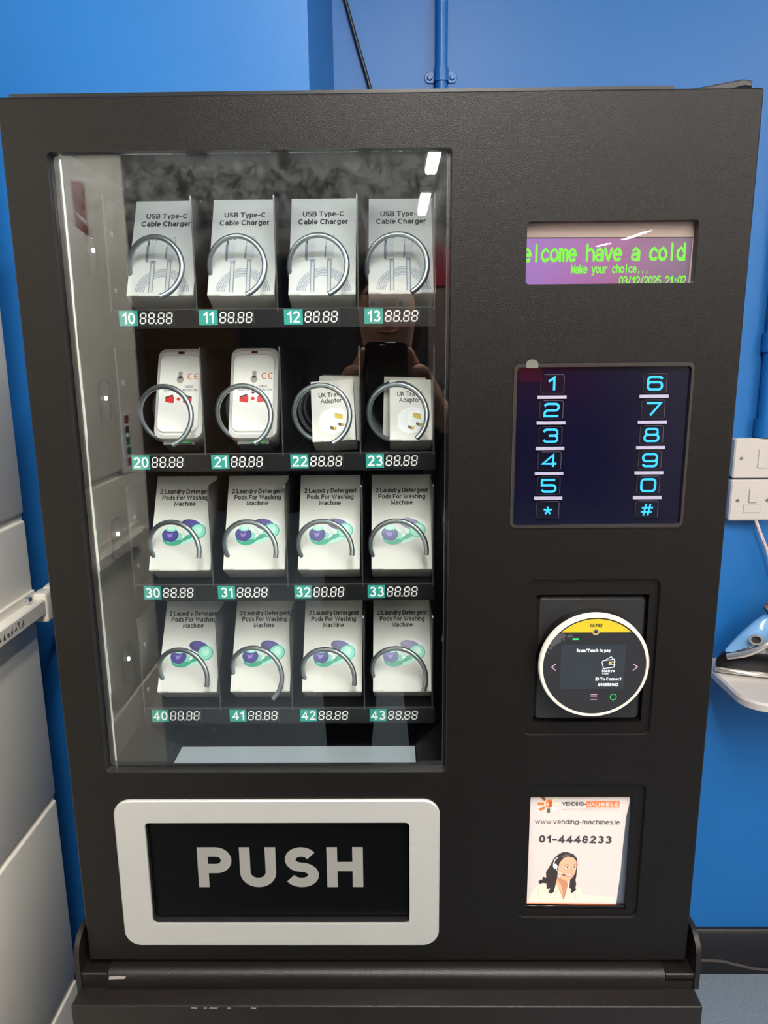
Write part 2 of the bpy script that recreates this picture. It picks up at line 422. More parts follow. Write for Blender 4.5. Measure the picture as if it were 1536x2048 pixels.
# ceiling battens: a row mirrored in the glass, plus lights added for brightness
tube_m = mat('tube_light', (255, 255, 250), .4, emit=(255, 252, 246), estr=TUBE_STRENGTH)
def batten(x, y):
    r = empty('ceiling_light', (x, y, ZC))
    b = MB(); b.box((-.05, -.42, -.03), (.05, .42, 0), plastic_white, .006); b.build('housing', r)
    b = MB(); fr = Frame((0, -.36, -.03), (1, 0, 0), (0, 0, 1), (0, 1, 0))
    b.prism(fr, [(-36, 0), (36, 0), (34, -18), (22, -28), (-22, -28), (-34, -18)], 0, .72, tube_m); b.build('diffuser', r)
    return tag(r, 'lit white fluorescent ceiling light in the mirrored and added rows', 'ceiling light', 'rows of ceiling lights')
for y in (-.86, -1.72, -2.75, -4.0, -5.42): batten(.265, y)
for y in (-.8, -1.7, -2.75, -4.0, -5.42): batten(1.6, y)  # rear pair mirrored in the display; the nearer ones added for more light
for y in (-.86, -1.72): batten(.03, y)  # unseen extra pair, added to brighten the grey cabinet

# ================================================================== VENDING MACHINE
VM = empty('vending_machine', (0, 0, ZT))
tag(VM, 'black snack style vending machine with glass window, keypad and card reader', 'vending machine')
D = Frame((0, 0, 0))             # door face, mm from the door's top edge (local to the machine)
def at(y): return Frame((0, y, 0))

HOLES = dict(window=rrect(-264.5, -40.5, 58.3, -586.5, 3.5), display=rrect(119.3, -96.5, 257.2, -145.2, 3),
             keypad=rrect(111.5, -208.5, 263, -351, 5), reader=rrect(129, -397.3, 247.5, -549, 7),
             notice=rrect(130.8, -599.5, 248, -746.3, 7), flap=rrect(-231, -638, 23.4, -751, 4))
def filled_face(mb, fr, outer, holes, h, m):
    bm = bmesh.new(); es = []
    for loop in [outer]+holes:
        vs = [bm.verts.new(fr.at(x, y, h)) for x, y in loop]
        es += [bm.edges.new((vs[i], vs[(i+1) % len(vs)])) for i in range(len(vs))]
    bmesh.ops.triangle_fill(bm, use_beauty=True, edges=es)
    bm.verts.index_update()
    mb.add([q.co.copy() for q in bm.verts], [[q.index for q in fc.verts] for fc in bm.faces], m); bm.free()
out_l = rrect(-300, 0, 300, -796, 2.5, 3)
b = MB()
filled_face(b, D, inset(out_l, 1.6), list(HOLES.values()), 0, powder)
b.loft([[D.at(x, y, 0) for x, y in inset(out_l, 1.6)], [D.at(x, y, -.0005) for x, y in inset(out_l, .6)], [D.at(x, y, -.0018) for x, y in out_l], [D.at(x, y, -.04) for x, y in out_l]], powder, False)
for k, hl in HOLES.items():
    dp = {'window': .012, 'display': .01, 'keypad': .004, 'reader': .0032, 'notice': .0032, 'flap': .012}[k]
    b.loft([[D.at(x, y, 0) for x, y in hl], [D.at(x, y, -dp) for x, y in hl]], steel_black, False)
b.build('door_panel', VM)

# body behind the door: an open shell with a lined cavity behind the window
b = MB(); Bk = .37
b.box((-.297, .041, -.797), (-.279, Bk, .0), steel_black); b.box((.078, .041, -.797), (.297, Bk, 0), steel_black)
b.box((-.279, Bk-.02, -.797), (.078, Bk, 0), steel_black); b.box((-.279, .041, -.02), (.078, Bk-.02, 0), steel_black)
b.box((-.279, .041, -.797), (.078, Bk-.02, -.68), steel_black)
b.box((-.311, .046, .0), (.246, Bk, .0165), inner_black)
b.box((-.311, .0405, .0), (.243, .046, .006), inner_black)
b.build('cabinet_body', VM)
b = MB()                          # cavity lining
b.box((-.279, .013, -.68), (-.273, Bk-.02, -.02), mat('inner_grey', (66, 66, 64), .3, metal=.3)); b.box((.066, .013, -.68), (.078, Bk-.02, -.02), inner_black)
b.box((-.273, Bk-.026, -.68), (.066, Bk-.02, -.02), inner_black); b.box((-.273, .03, -.026), (.066, Bk-.026, -.02), inner_black)
b.build('cavity_lining', VM)

# window
b = MB(); b.prism(D, rrect(-264.2, -40.8, 58, -586.2, 3.2), -.0105, -.0065, pane); b.build('window_glass', VM)
edge_m0 = mat('gasket_grey', (70, 70, 70), .3)
b = MB(); b.box((-.255, .0188, -.0352), (.05, .0215, -.0292), led_strip); b.box((-.26, .013, -.0352), (.055, .0187, -.0265), inner_black); b.box((-.26, .0187, -.029), (.055, .024, -.0265), inner_black); b.build('light_strip', VM)
b = MB()
b.box((-.2642, .0108, -.586), (-.2590, .0128, -.041), mat('gasket_black', (12, 12, 14), .25))
b.box((-.2590, .0108, -.586), (-.2574, .0126, -.041), chrome)
b.box((.0550, .0108, -.586), (.0556, .0126, -.041), edge_m0); b.box((.0556, .0108, -.586), (.058, .0126, -.041), MATS['gasket_black'])
b.box((-.2574, .0108, -.5862), (.0548, .0126, -.5838), MATS['gasket_black'])
b.build('window_gasket', VM)
for z, r in ((-.054, .0042), (-.302, .0046)):
    b = MB(); y = .0165
    b.disc((-.2718, y, z), (1, 0, 0), r*1.5, .0012, galv, 20); b.disc((-.2706, y, z), (1, 0, 0), r, .0042, chrome, 6, r*.85); b.build('hinge_bolt', VM)

# clear light covers on both inner walls, each with a small white LED
for z in (-.106, -.244, -.381, -.517):
    for sx, x in ((1, -.273), (-1, .066)):
        fr = Frame((x, .098 if sx > 0 else .118, z), (0, 1, 0), (0, 0, 1), (sx, 0, 0))
        b = MB(); b.prism(fr, rrect(-13, -20, 13, 20, 7, 4), 0, .007, clear, bev=.003)
        b.ring(fr, rrect(-14.5, -21.5, 14.5, 21.5, 8, 4), rrect(-13, -20, 13, 20, 7, 4), 0, .0012, inner_black)
        o = b.build('light_cover', VM)
        b = MB(); b.disc(fr.at(0, 4, .001), (sx, 0, 0), .0022, .002, led, 12); b.build('lamp_diode', o)

# trays
ROWZ = (-.1560, -.2955, -.4320, -.5710); DIVX = (-.177, -.0995, -.0222, .0503); LANE = (-.2155, -.1375, -.0605, .0145)
TF = .100
tray_m = mat('tray_black', (17, 18, 20), .33, bump=(600, .1))
edge_m = mat('tray_edge', (92, 92, 92), .3, metal=.6)
END_ANGLE = ((-72, -66, -66, -62), (-68, -64, -66, -50), (-12, -12, -8, -8), (-14, -48, -12, -24))
def seven(b, fr, x, y, h, wd, m, layer):
    t = h*.14; sl = .12; g = t*.25
    def seg(p, q):
        (x0, y0), (x1, y1) = p, q; L = math.hypot(x1-x0, y1-y0); ux, uy = (x1-x0)/L, (y1-y0)/L; nx, ny = -uy, ux; k = t/2
        P = [(x0+ux*g, y0+uy*g), (x0+ux*(g+k)+nx*k, y0+uy*(g+k)+ny*k), (x1-ux*(g+k)+nx*k, y1-uy*(g+k)+ny*k), (x1-ux*g, y1-uy*g), (x1-ux*(g+k)-nx*k, y1-uy*(g+k)-ny*k), (x0+ux*(g+k)-nx*k, y0+uy*(g+k)-ny*k)]
        b.art(fr, [(x+a+c*sl, y+c) for a, c in P], m, layer)
    a = wd; hh = h/2
    for p, q in (((0,0),(a,0)), ((0,hh),(a,hh)), ((0,h),(a,h)), ((0,0),(0,hh)), ((0,hh),(0,h)), ((a,0),(a,hh)), ((a,hh),(a,h))): seg(p, q)
for ri, z in enumerate(ROWZ):
    b = MB()
    b.box((-.2575, TF, z-.018), (.0520, TF+.002, z-.0006), tray_m)
    b.box((-.2575, TF-.0002, z-.0008), (.0520, TF+.0025, z), edge_m)
    b.box((-.2575, TF+.002, z-.0065), (.0520, .33, z-.004), tray_m)
    tr = b.build('product_tray', VM)
    for x in (-.2575,)+DIVX:
        b = MB(); fr = Frame((x-.0006, 0, z), (0, 1, 0), (0, 0, 1), (1, 0, 0))
        y0 = 100.5 if x > -.25 else 96
        b.prism(fr, [(y0, -17 if x < -.25 else -4), (330, -4), (330, 103), (y0+2, 103), (y0, 101)], 0, .0012, tray_m)
        b.prism(fr, [(y0-.6, -3), (y0, -3), (y0, 101), (y0+2, 103), (y0+1.4, 103.5), (y0-.6, 101.4)], -.0001, .0013, edge_m)
        if x < -.25:
            for zz in (70, 18): b.disc(fr.at(109, zz, .0012), (1, 0, 0), .0025, .001, galv, 12)
        b.build('divider' if x > -.25 else 'tray_side', tr)
    for ci, x in enumerate(LANE):
        a0 = math.radians(END_ANGLE[ri][ci]); R = .0288; zc = z+.0375; pts = []
        n = 34; turns = 3.6 if ri == 1 else 1.0 if ri >= 2 else 1.0
        y_st = .083 if ri < 2 else .088; pitch = .047
        N = int(n*turns)
        for i in range(N+1):
            t = i/n*2*PI; pts.append((x+R*math.cos(a0+t), y_st+pitch*t/(2*PI), zc+R*math.sin(a0+t)))
        b = MB(); b.tube(pts, .0026, galv, 12); b.build('spiral_coil', tr)
        # price label clipped on the tray front
        lf = Frame((0, TF-.0004, z)); lx = (-252.2, -175.4, -93.6, -16.6)[ci]
        if ri == 3: lx = (-251.6, -167.6, -91.6, -16.8)[ci]
        if ri == 2: lx = (-249.6, -172.5, -93, -17)[ci]
        if ri == 1: lx = (-251.2, -171.5, -92.3, -17)[ci]
        fr = Frame((lx/1000, TF-.0004, z), (1, 0, .0), (0, 0, 1), (0, -1, 0)); b = MB()
        b.prism(fr, [(0, -15.4), (53, -15.4), (53, -1.2), (0, -1.2)], 0, .0004, edge_m)
        f2 = Frame(fr.at(0, 0, .0004), (1, 0, 0), (0, 0, 1), (0, -1, 0))
        b.art(f2, [(.0, -15.4), (18, -15.4), (18, -1.2), (.0, -1.2)], teal, 1)
        b.art(f2, [(18, -15.1), (52.6, -15.1), (52.6, -1.5), (18, -1.5)], label_black, 1)
        text(b, f2, '%d%d' % (ri+1, ci), 9.2, -13.6, 10.6, 1.7, white_print, 2, slant=.0, track=1.3)
        for k, dx in enumerate((20, 28, 37.4, 45.2)): seven(b, f2, dx, -13.1, 9.4, 5, white_print, 2)
        b.art(f2, [(34.6, -13.8), (36, -13.8), (36.2, -12.4), (34.8, -12.4)], white_print, 2)
        b.build('price_label', tr)

# delivery chute under the trays
b = MB(); zc = -.600
b.add([(-.273, .014, zc), (-.216, .014, zc), (-.220, .076, zc), (-.273, .130, zc)], [(0, 1, 2, 3)], tray_m)
b.add([(-.273, .130, zc), (-.220, .076, zc), (-.205, .20, zc-.05), (-.273, .20, zc-.03)], [(0, 1, 2, 3)], tray_m)
b.add([(.066, .014, zc), (.066, .130, zc), (.032, .076, zc), (.032, .014, zc)], [(0, 1, 2, 3)], inner_black)
b.add([(.066, .130, zc), (.066, .2, zc-.03), (.04, .2, zc-.05), (.032, .076, zc)], [(0, 1, 2, 3)], inner_black)
b.box((-.216, .075, zc-.075), (.032, .077, zc-.002), inner_black)
b.box((-.218, .014, zc-.03), (-.2145, .076, zc), inner_black)
b.build('delivery_chute', VM)
b = MB(); b.box((-.2135, .014, zc-.006), (.031, .0745, zc-.002), plate_grey); b.build('chute_plate', VM)

# PUSH flap
b = MB(); b.ring(D, rrect(-260.3, -614.4, 52.4, -775.8, 16, 8), rrect(-231, -638, 23.4, -751, 4, 8), -.001, .003, silver, .0012); b.build('flap_frame', VM)
b = MB(); fr = at(.005); b.prism(fr, rrect(-230.6, -638.4, 23, -748, 3.5), -.006, 0, flap_black, bev=.0008)
b.box((-.2306, .0105, -.751), (.023, .013, -.742), gloss_black)
text(b, fr, 'PUSH', -103.4, -714.8, 44.6, 10.4, text_silver, 1.5, width=163, track=7.5)
b.build('delivery_flap', VM)

# character display behind a slightly domed clear cover
r = empty('display', (0, 0, 0)); r.parent = VM
bez_m = mat('display_bezel', (168, 146, 138), .35)
scr = bpy.data.materials.new('screen_purple'); scr.use_nodes = True
nt = scr.node_tree; pb = nt.nodes['Principled BSDF']; pb.inputs['Base Color'].default_value = (.02, .01, .03, 1); pb.inputs['Roughness'].default_value = .3
tc = nt.nodes.new('ShaderNodeTexCoord'); sx_ = nt.nodes.new('ShaderNodeSeparateXYZ'); mr = nt.nodes.new('ShaderNodeMapRange'); rp = nt.nodes.new('ShaderNodeValToRGB')
mr.inputs[1].default_value = .12; mr.inputs[2].default_value = .258
nt.links.new(tc.outputs['Object'], sx_.inputs[0]); nt.links.new(sx_.outputs[0], mr.inputs[0]); nt.links.new(mr.outputs[0], rp.inputs[0]); nt.links.new(rp.outputs[0], pb.inputs['Emission Color'])
rp.color_ramp.elements[0].color = lin((160, 112, 196)); rp.color_ramp.elements[1].color = lin((112, 92, 110))
e = rp.color_ramp.elements.new(.5); e.color = lin((172, 98, 152))
pb.inputs['Emission Strength'].default_value = .9
lcd_txt = mat('lcd_text', (40, 80, 10), .4, emit=(104, 240, 24), estr=1.0)
lcd_dark = mat('lcd_outline', (40, 40, 40), .5)
b = MB(); fr = at(.0098); b.prism(fr, [(119, -145.6), (257.5, -145.6), (257.5, -96.2), (119, -96.2)], -.004, 0, bez_m)
b.art(fr, [(119.6, -145.2), (255.6, -145.2), (256.6, -109.2), (119.6, -108.2)], scr, 1)
b.art(fr, [(119.6, -107.2), (257, -108.2), (257, -109.2), (119.6, -108.2)], lcd_dark, 1.5)
pixel_text(b, fr, 'elcome have a cold', 118.0, -125.9, 7.42, 13.6, lcd_txt, 2, .2, clip=(119.8, 254, -145))
pixel_text(b, fr, 'Make your choice...', 158.2, -135.6, 3.38, 6.6, lcd_txt, 2, .21)
pixel_text(b, fr, '03/12/2025 21:02', 198.2, -145.6, 3.46, 7.4, lcd_txt, 2, .2, clip=(119, 256, -145.1))
b.build('screen', r)
b = MB(); nx, nz = 24, 10; vs = []
for j in range(nz+1):
    for i in range(nx+1):
        u, v = i/nx*2-1, j/nz*2-1
        vs.append((.1196+i/nx*.1374, .006-.0022*(1-u*u)*(1-v*v*.6), -.0968-j/nz*.0482))
b.add(vs, [(j*(nx+1)+i, j*(nx+1)+i+1, (j+1)*(nx+1)+i+1, (j+1)*(nx+1)+i) for j in range(nz) for i in range(nx)], lens_m, True)
b.build('lens', r)

# keypad
r = empty('keypad', (0, 0, 0)); r.parent = VM
kp_black = mat('keypad_black', (10, 10, 30), .12, spec=.4)
b = MB(); b.ring(D, rrect(111.8, -208.8, 262.7, -350.7, 5), rrect(114.5, -211.8, 260, -347.8, 3.5), -.004, .0012, mat('rim_black', (44, 40, 38), .25), .0008); b.build('keypad_rim', r)
b = MB(); fr = at(.002); b.prism(fr, rrect(114.3, -211.6, 260.2, -348, 3.5), -.003, 0, kp_black); b.build('keypad_face', r)
glow = mat('key_glow', (20, 60, 120), .4, emit=(36, 190, 255), estr=1.25)
key_highlight = mat('key_highlight', (64, 58, 72), .3)
bar_m = mat('key_bar', (150, 145, 168), .4)
def rr_path(x0, y0, x1, y1, rad, start=None): return rrect(x0, y0, x1, y1, rad, 4)
KW, KH = 11.8, 10.3
def arc(cx, cy, rad, a0, a1, n=4): return ell(cx, cy, rad, rad, a0, a1, n)
def kglyph(ch):
    W, H, q = KW, KH, 2.6; m_ = H*.52
    loop = lambda y0, y1, w0=0, w1=W: rrect(w0, y0, w1, y1, q, 4)+[rrect(w0, y0, w1, y1, q, 4)[0]]
    if ch == '1': return [[(2.6, H-3), (W*.62, H), (W*.62, 0)]]
    if ch == '2': return [[(0, H-2)]+arc(q, H-q, q, 165, 90)+arc(W-q, H-q, q, 90, 0)+arc(W-q, m_+.6+q-1.2, q, 0, -90)+arc(q, m_-q-.6, q, 90, 180)+[(0, 0), (W, 0)]]
    if ch == '3': return [[(0, H-2)]+arc(q, H-q, q, 165, 90)+arc(W-q, H-q, q, 90, 0)+arc(W-q, m_+q-.2, q, 0, -90)+[(W*.36, m_-.2)], [(W*.36, m_-.2)]+arc(W-q, m_-q-.2, q, 90, 0)+arc(W-q, q, q, 0, -90)+arc(q, q, q, 270, 195)]
    if ch == '4': return [[(W*.76, 0), (W*.76, H), (0, H*.26), (W, H*.26)]]
    if ch == '5': return [[(W*.96, H), (0, H), (0, m_+.4)]+[(W-q, m_+.4)]+arc(W-q, m_+.4-q, q, 90, 0)+arc(W-q, q, q, 0, -90)+arc(q, q, q, 270, 195)]
    if ch == '6': return [loop(0, H*.58), [(0, H*.4)]+arc(q, H-q, q, 180, 90)+arc(W-q, H-q, q, 90, 20)]
    if ch == '7': return [[(0, H), (W, H), (W*.3, 0)]]
    if ch == '8': return [loop(0, m_), loop(m_, H, .7, W-.7)]
    if ch == '9': return [loop(H*.42, H), [(W, H*.6)]+arc(W-q, q, q, 0, -90)+arc(q, q, q, 270, 200)]
    if ch == '0': return [loop(0, H)]
    if ch == '*': c = (W*.5, H*.48); return [[c, (c[0]+3.7*math.cos(a), c[1]+3.7*math.sin(a))] for a in [PI/2+2*PI*k/5 for k in range(5)]]
    if ch == '#': return [[(W*.28, 0), (W*.44, H)], [(W*.6, 0), (W*.76, H)], [(W*.08, H*.32), (W*.9, H*.32)], [(W*.14, H*.68), (W*.96, H*.68)]]
for cx, chars in ((144.6, '12345*'), (230.5, '67890#')):
    for k, ch in enumerate(chars):
        cz = -225.8-21.75*k
        kr = MB(); fr = at(.002)
        kr.prism(fr, rrect(cx-10, cz-8.2, cx+10, cz+8.2, 2, 4), 0, .0012, mat('key_black', (12, 12, 26), .1), bev=.0006)
        kf = at(.0007)
        for st in kglyph(ch): kr.ribbon(kf, [(cx-KW/2+a, cz-KH/2+c) for a, c in st], 1.95 if ch not in '*#' else 1.6, glow, 2)
        kr.ribbon(kf, [(cx-7, cz+7.9)]+ell(cx+8, cz+6.2, 1.7, 1.7, 90, 0, 5)+[(cx+9.7, cz-7)], .5, key_highlight, 1)  # pale line paints a highlight along the key's top and right edge
        ko = kr.build('key', r); ko['label'] = 'key with glowing blue ' + {'*': 'star', '#': 'hash sign'}.get(ch, 'digit ' + ch)
        if k < 5:
            kb = MB(); kb.box(((cx-12.3)/1000, .0004, (cz-12.3)/1000), ((cx+12.2)/1000, .002, (cz-9.7)/1000), bar_m); kb.build('key_bar', r)
b = MB(); fr = at(-.0004); b.prism(fr, rrect(115.4, -224, 136, -212.2, .6, 2), 0, .0003, film)
b.prism(fr, [(121.6, -212.4)]+ell(126.6, -209, 5, 3.6, 180, 0, 10)+[(131.6, -212.4)], .0006, .0012, mat('tab_grey', (92, 94, 86), .4)); b.build('peel_tab', r)

# card reader
r = empty('card_reader', (0, 0, 0)); r.parent = VM
b = MB(); fr = at(.0032)
hole = rrect(138.8, -412.6, 239.2, -537, 1, 5)
b.ring(fr, rrect(129.2, -397.5, 247.3, -548.8, 7), hole, -.02, 0, powder); o = b.build('reader_surround', r)
b = MB(); b.box((.13, .0235, -.55), (.248, .026, -.39), inner_black)
fr = at(.006); b.prism(fr, rrect(139.8, -416, 238.2, -536.3, 5), -.015, 0, mat('reader_plate', (30, 30, 31), .35), bev=.0022); b.build('mounting_plate', r)
rcx, rcz, RR = 188.8, -474.6, 49.4
b = MB(); b.disc((rcx/1000, .006, rcz/1000), (0, -1, 0), .0485, .014, gloss_black, 64); 
fr = at(-.0080); c0 = ell(rcx, rcz, RR, RR, n=72); ring_m = mat('ring_white', (204, 197, 188), .35)
b.loft([[fr.at(x, y, 0) for x, y in c0], [fr.at(x, y, .003) for x, y in ell(rcx, rcz, RR, RR, n=72)], [fr.at(x, y, .0042) for x, y in ell(rcx, rcz, RR-.8, RR-.8, n=72)], [fr.at(x, y, .0042) for x, y in ell(rcx+.3, rcz-.5, 46.2, 46.2, n=72)], [fr.at(x, y, .0036) for x, y in ell(rcx+.3, rcz-.5, 46.0, 46.0, n=72)], [fr.at(x, y, 0) for x, y in ell(rcx+.3, rcz-.5, 45.8, 45.8, n=72)]], ring_m, False)
b.build('bezel_ring', r)
b = MB(); ff = at(-.0115); b.disc(((rcx+.3)/1000, -.008, (rcz-.5)/1000), (0, -1, 0), .0459, .0035, mat('reader_face', (34, 33, 35), .12), 64)
yel = mat('reader_yellow', (184, 164, 30), .4); grey_s = mat('screen_grey', (22, 24, 28), .2, emit=(60, 66, 74), estr=.55); w_em = mat('screen_white', (120, 120, 120), .4, emit=(235, 240, 240), estr=.9)
pink_em = mat('icon_pink', (120, 80, 100), .4, emit=(235, 190, 210), estr=.9); grn = mat('icon_green', (20, 90, 50), .4, emit=(40, 220, 120), estr=.9)
a_ = math.asin((-442.6-rcz+.5)/45); b.art(ff, ell(rcx+.3, rcz-.5, 44.8, 44.8, math.degrees(a_), 180-math.degrees(a_), 30), yel, 1)
b.art(ff, ell(188.7, -442.2, 3.2, 3.2, n=24), yel, 1.5); b.art(ff, ell(188.7, -442.2, 2.6, 2.6, n=24), ink, 2); b.ribbon(ff, ell(188.7, -442.2, 2.1, 2.1, n=20)+[(190.8, -442.2)], .45, ring_m, 2.5)
text(b, ff, 'NAYAX', 188.5, -437.8, 3.3, .75, ink, 2, width=10.6, slant=.15)
b.art(ff, [(168.4, -449.9), (173.8, -449.9), (173.8, -448.2), (168.4, -448.2)], grn, 1)
b.art(ff, [(158.8, -496.8), (216.2, -496.8), (216.2, -454.2), (158.8, -454.2)], grey_s, 1)
text(b, ff, 'Scan/Touch to pay', 187.5, -461.4, 3.2, .75, w_em, 2, width=30.4)
for P in ([(195.6, -470.5), (197.2, -477.2), (206.6, -475.8), (206.6, -468.2), (196.6, -469.6), (195.6, -470.5), (203.6, -465.8), (205.2, -468.2)], [(207.8, -470.6), (202.4, -470.8), (202, -473), (207.8, -472.8)]): b.ribbon(ff, P, .75, w_em, 2)
b.art(ff, ell(203.4, -471.7, 1.1, 1.1, n=14), yel, 2.5)
text(b, ff, 'Monyx', 201.8, -480.6, 2.7, .7, w_em, 2, width=11.6); text(b, ff, 'Wallet', 196.2, -482.8, 1.5, .3, w_em, 2, width=6.3, align='l')
text(b, ff, 'ID To Connect', 202.2, -488.8, 3.2, .7, w_em, 2, width=23.2); text(b, ff, '#93958962', 202.2, -494.3, 3.2, .75, w_em, 2, width=18.2)
b.ribbon(ff, [(154.6, -472.5), (150.8, -475.6), (154.5, -478.8)], .7, pink_em, 1); b.ribbon(ff, [(223.5, -472.6), (227.5, -475.7), (223.7, -479.0)], .7, pink_em, 1)
for z in (-502.4, -504.7, -507): b.ribbon(ff, [(187.1, z), (192.9, z)], .6, pink_em, 1)
b.ribbon(ff, ell(207.5, -504.7, 2.8, 2.8, n=24)+[(210.3, -504.7)], .6, grn, 1)
for (x, y, q) in ((157.5, -446.4, 4.2), (154.5, -449.5, 4), (151.2, -453.5, 3.4), (165.8, -446.2, 2.4), (149, -457.5, 2), (160.8, -449.6, 1), (147.5, -462, .8)): b.art(ff, [(x+q*math.cos(t)*(1+.2*math.sin(3*t+x)), y+q*.75*math.sin(t)*(1+.2*math.cos(2*t+y))) for t in [2*PI*k/18 for k in range(18)]], mat('dried_drops', (66, 62, 64), .5), .5+.07*q)
b.build('reader_face', r)

# recessed notice window
b = MB(); fr = at(.0032)
b.ring(fr, rrect(131, -599.7, 247.8, -746.1, 7), rrect(139.3, -615.2, 237.4, -740, .8, 5), -.012, 0, powder); b.build('notice_surround', VM)
b = MB(); b.box((.137, .0098, -.742), (.239, .0125, -.613), mat('notice_back', (120, 128, 138), .25, metal=.7)); b.box((.1393, .0055, -.740), (.2374, .0095, -.7372), gloss_black, .0008); b.build('notice_holder', VM)

# hinge arm on top of the door
b = MB(); b.prism(Frame((0, .062, 0)), [(246, 9), (262, 10.6), (297, 16.4), (304.5, 15), (304.5, 10), (298, 10.6), (274, 5), (274, -6), (246, -6)], 0, .03, steel_black, bev=.0012); b.build('hinge_arm', VM)

# ================================================================== notice card
NC = empty('notice_card', (.185, .008, ZT-.739)); tag(NC, 'white service notice with phone number and headset woman, in the recessed slot', 'notice')
b = MB(); fr = Frame((-.185, -.0006, .739))
paper = mat('notice_paper', (208, 196, 192), .6)
b.prism(fr, [(139.6, -735.6), (229, -736.8), (231.2, -700), (231.8, -672), (233, -640), (235, -627), (235.6, -615.6), (139.6, -615.6)], -.0003, 0, paper)
org = mat('print_orange', (222, 112, 50), .6); org2 = mat('print_orange_deep', (186, 84, 30), .6); grn2 = mat('print_green', (206, 214, 178), .6); dgrey = mat('print_grey', (96, 98, 84), .6); txt_g = mat('print_slate', (66, 66, 68), .6); lg = mat('print_light', (216, 212, 206), .6)
def bar(a, q, wd, m): b.ribbon(fr, [a, q], wd, m, 1)
bar((147.2, -625), (153.4, -625), 2.9, org); bar((149.2, -631.8), (154.4, -628.6), 3, org); bar((157.9, -635), (157.9, -630.2), 3, mat('print_dkgreen', (74, 92, 64), .6)); bar((164.5, -632.2), (161.4, -628.6), 2.9, lg); bar((162.6, -625), (169, -625), 2.9, grn2); bar((161.5, -621.4), (166, -618.4), 2.8, grn2); bar((154.4, -621), (150.6, -617.4), 2.8, mat('print_brown', (130, 80, 50), .6))
b.art(fr, [(155.2, -621.5), (158, -620.3), (161, -621.2), (161, -627.6), (158.2, -629.3), (155.2, -628)], org, 1); b.art(fr, [(158.2, -623), (161, -621.2), (161, -627.6), (158.2, -629.3)], org2, 2); b.art(fr, [(155.8, -623.6), (157.4, -623.8), (157.4, -627.4), (155.8, -627)], mat('print_pale', (246, 214, 180), .6), 2)
text(b, fr, 'VENDING-', 170.8, -627.2, 4.4, .8, txt_g, 1.5, width=23, align='l')
b.art(fr, [(193.9, -629), (225.8, -629), (225.8, -622.4), (193.9, -622.4)], org, 1); text(b, fr, 'MACHINES.IE', 209.9, -627.8, 4.4, .85, paper, 2, width=30)
text(b, fr, 'SMART VENDING SOLUTIONS', 197.8, -632.3, 2.1, .32, mat('print_faint', (176, 172, 168), .6), 1.5, width=53)
text(b, fr, 'www.vending-machines.ie', 186.2, -647, 5.2, .72, txt_g, 1.5, width=82, ang=-.012)
text(b, fr, '01-4448233', 185, -668, 8.6, 2.1, mat('print_dark', (56, 56, 58), .6), 1.5, width=71, ang=-.015)
hair = mat('print_hair', (50, 42, 42), .6); skin = mat('print_skin', (222, 168, 138), .6); skin2 = mat('print_skin_shade', (190, 128, 100), .6); shirt = mat('print_shirt', (216, 212, 194), .6); shirt2 = mat('print_shirt_fold', (196, 192, 172), .6)
b.art(fr, [(141, -733.8), (143.5, -726), (148, -717.5), (155, -712.8), (166, -708.4), (171, -714), (177, -723), (180, -714), (188, -716), (192.5, -718.6), (195.5, -727), (196, -733.8)], shirt, 1)
b.art(fr, [(187, -726.4), (205, -726.4), (228, -728.6), (228, -734.4), (187, -734)], mat('print_desk', (206, 208, 196), .6), 1.1)
b.art(fr, [(167.2, -709), (170, -706), (178.6, -709), (180, -714.5), (178.6, -724), (176.6, -732.5), (174.4, -726), (170.4, -718)], skin2, 1.4)
b.art(fr, [(167, -709), (168.6, -706), (174, -716), (176, -726), (171, -719)], skin, 1.6)
b.art(fr, [(169, -680.5), (173, -677.9), (178, -677.7), (184, -680), (187.6, -684.6), (188.4, -692), (188, -704), (187, -712), (185, -721), (181.6, -717.5), (182, -708), (178, -690), (172, -688), (169.5, -696), (169.4, -706), (168, -714), (166.5, -722.8), (162.6, -723.6), (162.4, -714), (156, -712.2), (150.4, -711.6), (155, -708.6), (158.4, -706), (158, -700), (162, -692), (165, -685)], hair, 1.8)
b.art(fr, [(186.6, -706), (188.2, -713), (187.4, -721.6), (184, -724), (183, -722), (184.4, -716), (183, -710)], hair, 2.0)
b.art(fr, [(178.6, -682.4), (174, -685), (170.8, -690), (169.8, -696), (170.4, -702), (172.6, -706.6), (176.4, -709.6), (180.4, -709.8), (184, -706.5), (186.4, -702), (187.6, -695), (187.4, -688), (184.4, -684)], skin, 2.2)
b.art(fr, ell(178.4, -694.9, 1.9, .95, n=14), white_print, 2.6); b.art(fr, ell(185.4, -694.6, 1.5, .9, n=14), white_print, 2.6); b.art(fr, ell(178.8, -694.8, .85, .9, n=12), ink, 2.9); b.art(fr, ell(185.5, -694.5, .8, .85, n=12), ink, 2.9); b.ribbon(fr, ell(178.4, -694.9, 1.9, 1.1, 10, 170, 6), .35, hair, 3.1); b.ribbon(fr, ell(185.4, -694.6, 1.6, 1.05, 10, 170, 6), .35, hair, 3.1)
for ci_, (cx, cy, q) in enumerate(((157, -709, 3.2), (161.5, -716, 2.8), (164, -721.6, 2.6), (185.5, -713, 2.6), (185.8, -719, 2.6), (153.5, -711, 2.2))): b.art(fr, [(cx+q*math.cos(t)*(1+.25*math.sin(4*t+cx)), cy+q*math.sin(t)*(1+.25*math.cos(3*t))) for t in [2*PI*k/16 for k in range(16)]], hair, 2.1+.12*ci_)
b.art(fr, [(172, -683), (177, -679.6), (183, -681), (178, -681.6), (174, -684)], mat('print_hair_sheen', (96, 84, 82), .6), 2.3)
